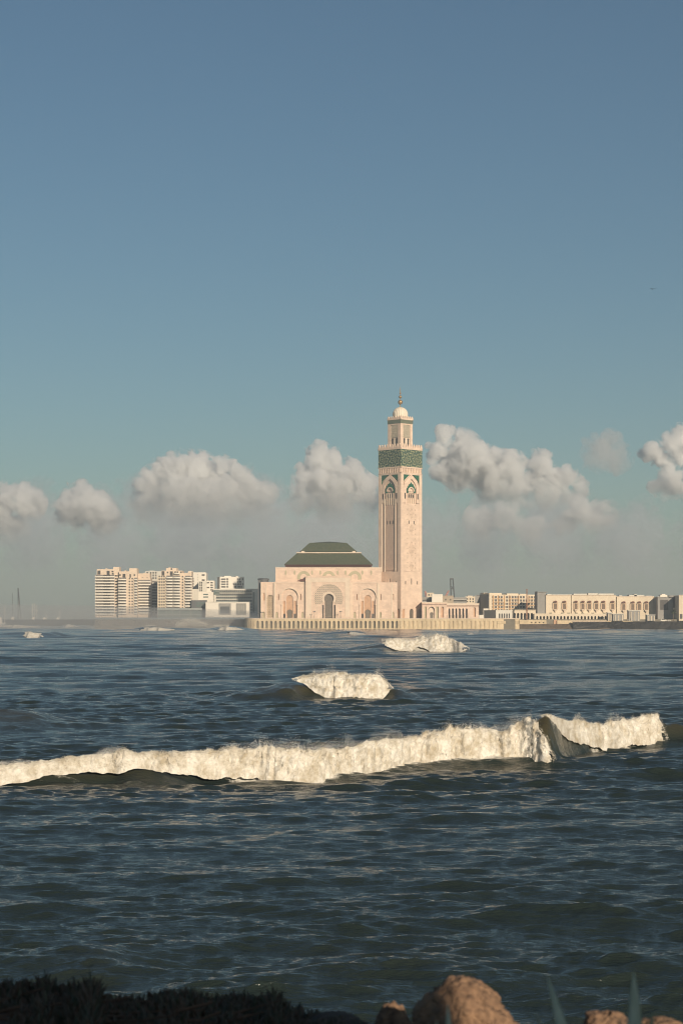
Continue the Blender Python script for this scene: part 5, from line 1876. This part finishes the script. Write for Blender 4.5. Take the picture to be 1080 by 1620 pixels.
def boat(px, w, top, label, d=DH, masts=(), grp=None):
    t = empty('boat', (X(px, d), d, 0), label, 'boat', grp)
    k = d / FPX
    L_ = w * k / 2
    mb = MB()
    mb.add([(-L_, -2, 3.6), (L_, -1.2, 3.9), (L_, 1.2, 3.9), (-L_, 2, 3.6), (-L_ * .9, -1.4, -.6), (L_ * .8, -.7, -.6), (L_ * .8, .7, -.6), (-L_ * .9, 1.4, -.6)],
           [(0, 1, 2, 3), (7, 6, 5, 4), (1, 0, 4, 5), (2, 1, 5, 6), (3, 2, 6, 7), (0, 3, 7, 4)])
    mb.build('hull', M['white'], t)
    MB().box(-L_ * .75, L_ * .1, -1.2, 1.2, 3.7, Z(top, d)).box(-L_ * .5, -L_ * .1, -1, 1, Z(top, d), Z(top, d) + 1.4).build('cabin', M['white'], t)
    for mx0, mt in masts:
        mm = MB().lathe([(.32, 3.7), (.2, Z(mt, d))], 6, mx0 * L_)
        for q in (.45, .68): mm.box(mx0 * L_ - 2.4, mx0 * L_ + 2.4, -.12, .12, 3.7 + (Z(mt, d) - 3.7) * q, 3.9 + (Z(mt, d) - 3.7) * q)
        mm.build('mast', M['white'], t)
    return t


boat(3, 12, 978.0, 'white boat cut off by the left edge of the picture')
boat(22, 12, 977.2, 'white boat under the two dark masts')
boat(55, 13, 977.8, 'sailing ship with three pale masts and crossed yards', masts=((-.55, 955), (0, 954), (.5, 957)))
boat(72, 12, 978.2, 'pale boat right of the three-masted sailing ship', masts=((.2, 967),))
boat(93, 10, 978.4, 'faint pale boat left of the dark breakwater', masts=((.3, 964),))
t = embank('breakwater', [(60, 2560), (107, 2540), (150, 2490), (170, 2440)], [4.0, 6.5, 7.5, 8], M['rock'], 'dark low breakwater left of the apartment towers', 31, 8)

# bird
t = empty('bird', at(1032, 457, 420), 'tiny dark bird high in the empty sky on the right', 'bird')
mb = MB()
mb.add([(-.1, -.3, 0), (.1, -.3, 0), (.12, .25, 0), (-.12, .25, 0), (0, -.42, .03), (0, 0, .12), (0, .1, -.1), (0, .45, .0)], [(0, 1, 5), (1, 2, 5), (2, 3, 5), (3, 0, 5), (1, 0, 6), (2, 1, 6), (3, 2, 6), (0, 3, 6), (0, 4, 1), (2, 7, 3)])
mb.add([(.08, -.18, .05), (.45, -.1, .22), (.75, .12, .1), (.42, .12, .2), (.08, .15, .05), (-.08, -.18, .05), (-.45, -.1, .22), (-.75, .12, .1), (-.42, .12, .2), (-.08, .15, .05)],
       [(0, 1, 3, 4), (1, 2, 3), (9, 8, 6, 5), (8, 7, 6)])
mb.build('body', M['steel'], t)
# ------------------------------------------------------------------ the near bank
def ground_z(x, y):
    z = 6.35 - 0.075 * y + 0.02 * np.sin(x * 2.1 + y) + 0.05 * fbm(x * .8, y * .8, x * 0 + .5, 3, 77)
    z = z + 0.10 * np.clip((-x - 0.5) / 1.4, 0, 1) - 0.14 * np.clip((x - 0.15) / .5, 0, 1) + 0.11 * np.exp(-((x - .02) / .22) ** 2)
    # falls away to the water beyond the edge
    e = 13.2 - 1.9 * np.clip((x + .6) / .75, 0, 1) + 0.5 * np.sin(x * .7) * np.clip(-x, 0, 1) + .3 * fbm(x * .5, x * 0, x * 0, 2, 5)
    z = z - np.clip(y - e, 0, None) * 0.95
    # outcrop added out of view to shade the near plants; rising land behind
    xr = x + .445 * (y + 5)
    o = np.clip((xr - 4.2) / .8, 0, 1) * np.clip((7.8 - xr) / .25, 0, 1) * np.clip((y + 7.5) / 1.0, 0, 1) * np.clip((-2.6 - y) / 1.0, 0, 1)
    z = z + 7.2 * o ** .7 * (1 + .08 * fbm(x * .9, y * .9, x * 0 + 1.5, 3, 13))
    z = z + np.clip(-y - 9, 0, 40) * .12
    return np.maximum(z, -2.5)


gx = np.concatenate([np.linspace(-60, -6, 40)[:-1], np.linspace(-6, 10.5, 420), np.linspace(10.5, 60, 40)[1:]])
gy = np.concatenate([np.linspace(-45, -9, 30)[:-1], np.linspace(-9, 24.5, 360)])
GX, GY = np.meshgrid(gx, gy)
GZ = ground_z(GX, GY)
soil = mat('dark_red_soil', (0.050, 0.028, 0.019), 0.95, 0.5, 1.2, 9, 0.04)
o = link_mesh('bank', np_mesh('bank', np.stack([GX, GY, GZ], -1).reshape(-1, 3), grid_quads(len(gy), len(gx))), soil)
tag(o, kind='structure')

# fleshy upright shoots covering the bank
leaf_m, nt, b = new_mat('succulent_leaf')
b.inputs['Roughness'].default_value = 0.55
n, l = nt.nodes, nt.links
oi = n.new('ShaderNodeNewGeometry')
cr = n.new('ShaderNodeValToRGB')
cr.color_ramp.elements[0].color = (0.016, 0.030, 0.014, 1)
cr.color_ramp.elements[1].color = (0.045, 0.062, 0.026, 1)
e_ = cr.color_ramp.elements.new(.86)
e_.color = (0.085, 0.045, 0.026, 1)
l.new(oi.outputs['Random Per Island'], cr.inputs[0])
l.new(cr.outputs[0], b.inputs['Base Color'])

NF = 21000
fx_ = rng.uniform(-3.1, 1.3, NF)
fy_ = rng.uniform(10.3, 14.2, NF)
clump = fbm(fx_ * 2.4, fy_ * 1.6, fx_ * 0 + .3, 3, 41)
edge = np.clip((0.45 - fx_) / .4, .3, 1)
keep = (clump > -.30) & (fy_ < 13.25 - 1.9 * np.clip((fx_ + .6) / .75, 0, 1)) & (rng.random(NF) < edge ** .5)
fx_, fy_, clump = fx_[keep], fy_[keep], clump[keep]
NF = len(fx_)
tall = np.zeros(NF)
for px, am, w in ((145, .10, 10), (125, .05, 20), (70, .06, 14), (262, .05, 30), (300, .05, 30), (435, .09, 12), (470, .03, 20), (20, .03, 30), (370, .03, 20)):
    tall += am * np.exp(-(((fx_ / fy_ * FPX + 540) - px) / w) ** 2)
hgt = (.055 + .07 * np.clip(clump + .3, 0, 1) + tall) * rng.uniform(.6, 1.15, NF) * np.clip((.75 - fx_) / 1.3, .30, 1)
gz_ = ground_z(fx_, fy_) - .02
az = rng.uniform(0, 2 * math.pi, NF)
lean = rng.uniform(.05, .5, NF)
rad = rng.uniform(.007, .013, NF)
lv, lf = [], []
K = 4
ts = np.array([0, .3, .6, .85, 1.0])
ws = np.array([.8, 1.0, .9, .55, .05])
ring_v = []
for t_, w_ in zip(ts, ws):
    cx_ = fx_ + np.cos(az) * lean * hgt * t_ ** 2
    cy_ = fy_ + np.sin(az) * lean * hgt * t_ ** 2
    cz_ = gz_ + hgt * t_
    for k in range(K):
        a = 2 * math.pi * k / K + az
        ring_v.append(np.stack([cx_ + np.cos(a) * rad * w_, cy_ + np.sin(a) * rad * w_, cz_], -1))
Vg = np.stack(ring_v, 1)
q = []
for i in range(len(ts) - 1):
    for k in range(K):
        q.append((i * K + k, i * K + (k + 1) % K, (i + 1) * K + (k + 1) % K, (i + 1) * K + k))
q = np.array(q)
Qg = (np.arange(NF)[:, None, None] * (K * len(ts)) + q[None]).reshape(-1, 4)
o = link_mesh('grass', np_mesh('grass', Vg.reshape(-1, 3), Qg), leaf_m)
tag(o, 'dark green upright succulent shoots along the near bank on the left', 'ground cover', kind='stuff')

# dry twigs lying on the soil
tw = MB()
r = random.Random(9)
for i in range(70):
    x_, y_ = r.uniform(-2.6, -.5), r.uniform(10.8, 12.2)
    z_ = float(ground_z(np.array([x_]), np.array([y_]))[0]) + .03
    a = r.uniform(-.5, .5)
    L_ = r.uniform(.1, .4)
    tw.bar((x_, y_, z_), (x_ + L_ * math.cos(a), y_ + L_ * math.sin(a), z_ + r.uniform(-.02, .08)), r.uniform(.006, .014))
tag(tw.build('litter', mat('dry_twig', (0.11, 0.06, 0.035), .9, .4, 3, 9)), 'dry reddish twigs lying among the dark shoots', 'twigs', kind='stuff')

# boulders
rock_m = mat('ochre_boulder', (0.30, 0.185, 0.11), 0.9, 0.5, 4.0, 26, 0.05, (1, 1, 1), (0.085, 0.052, 0.036))


def boulder(px, py_top, half_px, d, label, seed, skew=0.0, tall=1.0):
    k = d / FPX
    n1, n2 = 96, 72
    th = np.linspace(0, 2 * math.pi, n1, endpoint=False)[None, :]
    ph = np.linspace(0.0, math.pi, n2)[:, None]
    dx, dy, dz = np.sin(ph) * np.cos(th), np.sin(ph) * np.sin(th), np.cos(ph) + 0 * th
    rr_ = 1 + .20 * fbm(dx * 1.1 + seed, dy * 1.1, dz * 1.1, 2, seed) + .10 * fbm(dx * 3.1 + seed, dy * 3.1, dz * 3.1, 4, seed + 1) + .03 * fbm(dx * 9, dy * 9, dz * 9, 3, seed + 2) - .05 * np.abs(fbm(dx * 4 + 9, dy * 4, dz * 4, 3, seed + 3)) 
    cell = vnoise(np.floor(dx * 2.4 + .5 * dz), np.floor(dy * 2.4), np.floor(dz * 2.4 + .5 * dx), seed + 5)
    rr_ = rr_ + .07 * cell
    W = half_px * k
    H = W * tall
    top = CAM_H + (HOR - py_top) * d / FPX
    x = dx * rr_ * W + skew * W * dz * .5
    y = dy * rr_ * W * .9
    z = dz * rr_ * H
    z = z - z.max() + top
    x = x + X(px, d)
    me = np_mesh('boulder', np.stack([x, y + d, z], -1).reshape(-1, 3), grid_quads(n2, n1, True))
    o = link_mesh('boulder', me, rock_m)
    tag(o, label, 'boulder')
    return o


boulder(733, 1542, 86, 10.9, 'largest rounded brown boulder on the near bank', 5, 0.10, 1.0)
boulder(625, 1584, 42, 11.9, 'small ochre boulder left of the largest one', 8, 0.0, 2.0)
boulder(958, 1599, 36, 10.8, 'small ochre boulder between the agave leaves', 12, 0.0, .9)
boulder(1046, 1608, 40, 10.8, 'dark low boulder in the bottom right corner', 21, 0.0, .6)

# agave plants, close to the camera and out of focus
agave_m = mat('agave_leaf', (0.58, 0.60, 0.44), 0.6, 0.3, 4, 20, 0.0, (1, 1, .3), (0.34, 0.38, 0.26))


def agave(px, d, leaves, label, zb=5.95):
    t = empty('agave', (X(px, d), d, zb), label, 'agave')
    for (tx, ty, w, bx, dyy) in leaves:
        tip = at(tx, ty, d + dyy) - Vector((X(px, d), d, zb))
        base = Vector((X(bx, d) - X(px, d), 0, 0))
        mid = base.lerp(tip, .5) + Vector((0, -.04, .05))
        vs, fs = [], []
        N_ = 14
        for i in range(N_ + 1):
            s_ = i / N_
            p = base * (1 - s_) ** 2 + mid * 2 * s_ * (1 - s_) + tip * s_ * s_
            ww = w * (0.75 + .5 * s_) * (1 - s_ ** 2.2) + .0015
            for c_, dz_ in ((-1, -.0), (-.5, .25), (0, .35), (.5, .25), (1, 0), (.5, -.12), (0, -.15), (-.5, -.12)):
                vs.append((p.x + c_ * ww, p.y + dz_ * ww, p.z))
        for i in range(N_):
            for k in range(8):
                fs.append((i * 8 + k, i * 8 + (k + 1) % 8, (i + 1) * 8 + (k + 1) % 8, (i + 1) * 8 + k))
        mb = MB()
        mb.add(vs, fs)
        mb.build('leaf', agave_m, t, True)


agave(935, 7.0, [(866, 1546, .036, 945, .3), (848, 1604, .03, 925, -.3), (905, 1622, .03, 940, -.4)], 'blurred agave with a long leaf slanting up to the left')
agave(1003, 7.2, [(1002, 1538, .046, 1004, .2), (1032, 1600, .03, 1010, -.3), (978, 1612, .03, 1000, -.3)], 'blurred agave with one upright pointed leaf near the right edge')
agave(712, 7.0, [(708, 1590, .026, 715, .2), (690, 1616, .024, 705, -.1)], 'blurred agave tip in front of the largest boulder')
# ------------------------------------------------------------------ haze
def volume_mat(name, color, density, aniso):
    m = bpy.data.materials.new(name)
    m.use_nodes = True
    nt = m.node_tree
    nt.nodes.clear()
    pv = nt.nodes.new('ShaderNodeVolumePrincipled')
    pv.inputs['Color'].default_value = (*color, 1)
    pv.inputs['Density'].default_value = density
    pv.inputs['Anisotropy'].default_value = aniso
    out = nt.nodes.new('ShaderNodeOutputMaterial')
    nt.links.new(pv.outputs[0], out.inputs['Volume'])
    return m


hv = [(x, y, z) for z in (-3, 235) for (x, y) in ((-7000, -3500), (7000, -3500), (7000, 9500), (-7000, 9500))]
me = bpy.data.meshes.new('haze')
me.from_pydata(hv, [], [(3, 2, 1, 0), (4, 5, 6, 7), (0, 1, 5, 4), (1, 2, 6, 5), (2, 3, 7, 6), (3, 0, 4, 7)])
o = link_mesh('haze', me, volume_mat('haze', (0.84, 0.91, 0.96), 0.00015, 0.2))
tag(o, 'thin pale sea haze hanging over the bay', 'haze', kind='stuff')

# low spray drifting in front of the apartment towers
bm = bmesh.new()
bmesh.ops.create_icosphere(bm, subdivisions=4, radius=1, matrix=Matrix.Translation((-430, 1780, 2)) @ Matrix.Diagonal((470, 330, 22, 1)))
me = bpy.data.meshes.new('sea_mist')
bm.to_mesh(me)
bm.free()
o = link_mesh('sea_mist', me, volume_mat('sea_mist', (0.92, 0.91, 0.88), 0.0022, 0.2))
tag(o, 'low white spray mist drifting below the left apartment towers', 'mist', kind='stuff')

# ------------------------------------------------------------------ clouds
cy.volume_step_rate = 0.14
cy.volume_max_steps = 512


def cloud_shader(puffs, dens, base, col, seed, sharp=6.0, fall=170.0):
    """thick where the puffs are, eaten into by billowing noise, with a flat ragged base"""
    m = bpy.data.materials.new('cloud')
    m.use_nodes = True
    nt = m.node_tree
    nt.nodes.clear()
    n, l = nt.nodes, nt.links
    geo = n.new('ShaderNodeNewGeometry')

    def mth(op, a, b=None, c=None, clamp=False):
        q = n.new('ShaderNodeMath')
        q.operation = op
        q.use_clamp = clamp
        for i, v in enumerate((a, b, c)):
            if v is None: continue
            if isinstance(v, (int, float)):
                q.inputs[i].default_value = v
            else:
                l.new(v, q.inputs[i])
        return q.outputs[0]

    tot = None
    for c, r in puffs:
        dn = n.new('ShaderNodeVectorMath')
        dn.operation = 'DISTANCE'
        l.new(geo.outputs['Position'], dn.inputs[0])
        dn.inputs[1].default_value = c
        f = mth('MULTIPLY_ADD', dn.outputs['Value'], -1.0 / r, 1.25)
        tot = f if tot is None else mth('SMOOTH_MAX', tot, f, 0.12)
    mp = n.new('ShaderNodeMapping')
    mp.inputs['Location'].default_value = (seed * 3.1, seed * 1.7, 0)
    mp.inputs['Scale'].default_value = (.01, .01, .01)
    l.new(geo.outputs['Position'], mp.inputs[0])
    t1 = n.new('ShaderNodeTexNoise')
    t1.inputs['Scale'].default_value = 1.1
    t1.inputs['Detail'].default_value = 6
    t1.inputs['Roughness'].default_value = 0.66
    t1.inputs['Distortion'].default_value = 0.5
    l.new(mp.outputs[0], t1.inputs[0])
    t2 = n.new('ShaderNodeTexNoise')
    t2.inputs['Scale'].default_value = 0.3
    t2.inputs['Detail'].default_value = 2
    l.new(mp.outputs[0], t2.inputs[0])
    nz = mth('MULTIPLY_ADD', t1.outputs[0], 4.2, -2.3)
    nz = mth('MULTIPLY_ADD', t2.outputs[0], 1.3, mth('ADD', nz, -.65))
    v = mth('ADD', tot, nz)
    sep = n.new('ShaderNodeSeparateXYZ')
    l.new(geo.outputs['Position'], sep.inputs[0])
    lo = mth('MULTIPLY_ADD', sep.outputs[2], 1 / fall, -base / fall, True)
    d = mth('MULTIPLY', v, sharp, None, True)
    d = mth('MULTIPLY', d, mth('POWER', lo, 3.0))
    d = mth('MULTIPLY', d, dens)
    pv = n.new('ShaderNodeVolumePrincipled')
    pv.inputs['Color'].default_value = (*col, 1)
    pv.inputs['Anisotropy'].default_value = 0.25
    l.new(d, pv.inputs['Density'])
    out = n.new('ShaderNodeOutputMaterial')
    l.new(pv.outputs[0], out.inputs['Volume'])
    return m


def cloud(puffs, d, label, seed=0, dens=0.045, base=866, sharp=3.0, fall=420.0, col=(0.965, 0.975, 0.985), voxel=30):
    """puffs: (px, py, radius px) in the photo, set at distance d with real depth"""
    r = random.Random(seed)
    s = d / FPX
    kids = []
    for px, py, rad in puffs:
        kids.append((px, py, rad))
        for k in range(2 if rad > 14 else 0):
            a_ = r.uniform(.15, 1.0) * math.pi
            kids.append((px + math.cos(a_) * rad * .85, py - math.sin(a_) * rad * .85, rad * r.uniform(.32, .5)))
    P = [(tuple(at(px, py, d + r.uniform(-.7, .7) * rad * s)), rad * s) for px, py, rad in kids]
    bm = bmesh.new()
    for c, q in P:
        bmesh.ops.create_icosphere(bm, subdivisions=3, radius=q * 1.42, matrix=Matrix.Translation(c))
    me = bpy.data.meshes.new('cloud')
    bm.to_mesh(me)
    bm.free()
    o = link_mesh('cloud', me, cloud_shader(P, dens, Z(base, d), col, seed, sharp, fall))
    rm = o.modifiers.new('merge', 'REMESH')
    rm.mode = 'VOXEL'
    rm.voxel_size = voxel
    tag(o, label, 'cloud')
    return o


CD = 11000
cloud([(0, 800, 34), (40, 795, 26), (-50, 800, 40), (10, 830, 30)], CD, 'white cumulus cut off by the left edge of the picture', seed=1, base=915)
cloud([(125, 785, 22), (140, 805, 28), (110, 815, 25), (165, 820, 25)], CD + 300, 'small pale cumulus above the first apartment tower', seed=2, dens=0.04, base=915)
cloud([(247, 738, 9), (262, 730, 9), (292, 727, 11), (318, 735, 12), (372, 752, 13), (403, 768, 12), (430, 790, 12), (255, 745, 18), (285, 740, 24), (310, 750, 30), (345, 760, 32), (385, 770, 30), (410, 785, 26), (250, 780, 34), (290, 800, 44), (350, 810, 46), (230, 810, 30), (400, 815, 34)], CD + 100, 'largest heaped cumulus above the low buildings left of the green roof', seed=3)
cloud([(494, 706, 10), (510, 712, 9), (528, 722, 11), (556, 752, 14), (586, 768, 14), (478, 745, 12), (500, 715, 17), (515, 735, 26), (500, 765, 32), (545, 765, 30), (570, 780, 26), (530, 800, 36), (585, 800, 24), (480, 790, 26)], CD + 500, 'tall grey cumulus just left of the tower behind the green roof', seed=4)
cloud([(697, 680, 9), (715, 682, 9), (738, 692, 11), (760, 715, 12), (850, 722, 12), (866, 722, 9), (900, 752, 12), (928, 766, 10), (685, 730, 10), (705, 690, 16), (690, 715, 16), (730, 700, 20), (745, 725, 28), (715, 735, 26), (775, 738, 28), (810, 745, 26), (860, 735, 20), (850, 755, 26), (885, 760, 24), (920, 770, 16), (780, 765, 20), (830, 770, 18), (770, 768, 28), (812, 775, 26), (730, 755, 24), (862, 785, 26), (905, 788, 20), (700, 745, 18)], CD - 200, 'long bright cumulus sloping down to the right of the tower', seed=5)
cloud([(958, 690, 10), (925, 722, 9), (985, 715, 10), (945, 710, 22), (965, 700, 18), (975, 725, 22), (940, 730, 18)], CD + 900, 'small faint grey cloud above the arched white building', seed=6, dens=0.007)
cloud([(1015, 715, 9), (1030, 708, 12), (1075, 682, 12), (1052, 690, 12), (1030, 772, 9), (1046, 748, 9), (1065, 700, 22), (1040, 720, 18), (1090, 715, 28), (1060, 765, 24), (1100, 770, 28), (1040, 770, 12)], CD, 'grey topped cloud cut off by the right edge of the picture', seed=7)
cloud([(800, 820, 24), (760, 830, 26), (920, 810, 24), (945, 820, 26), (900, 830, 22), (840, 845, 24)], CD - 700, 'low dim cloud beneath the long bright cumulus', seed=8, dens=0.03, base=930)

cloud([(-60, 850, 60), (60, 845, 62), (180, 850, 66), (300, 845, 78), (420, 850, 70), (520, 845, 76), (640, 855, 66), (760, 855, 60), (880, 850, 62), (1000, 860, 60), (1130, 850, 60), (150, 815, 36), (330, 822, 50), (540, 818, 46), (430, 812, 36), (850, 830, 46), (960, 838, 46), (700, 835, 40), (60, 800, 38), (230, 792, 42), (410, 795, 38), (545, 785, 38)], CD + 2500,
      'faint grey cloud bank lying low along the whole horizon', seed=9, dens=0.0030, col=(.93, .96, 1.0), base=990, sharp=2.5, fall=400.0, voxel=70)
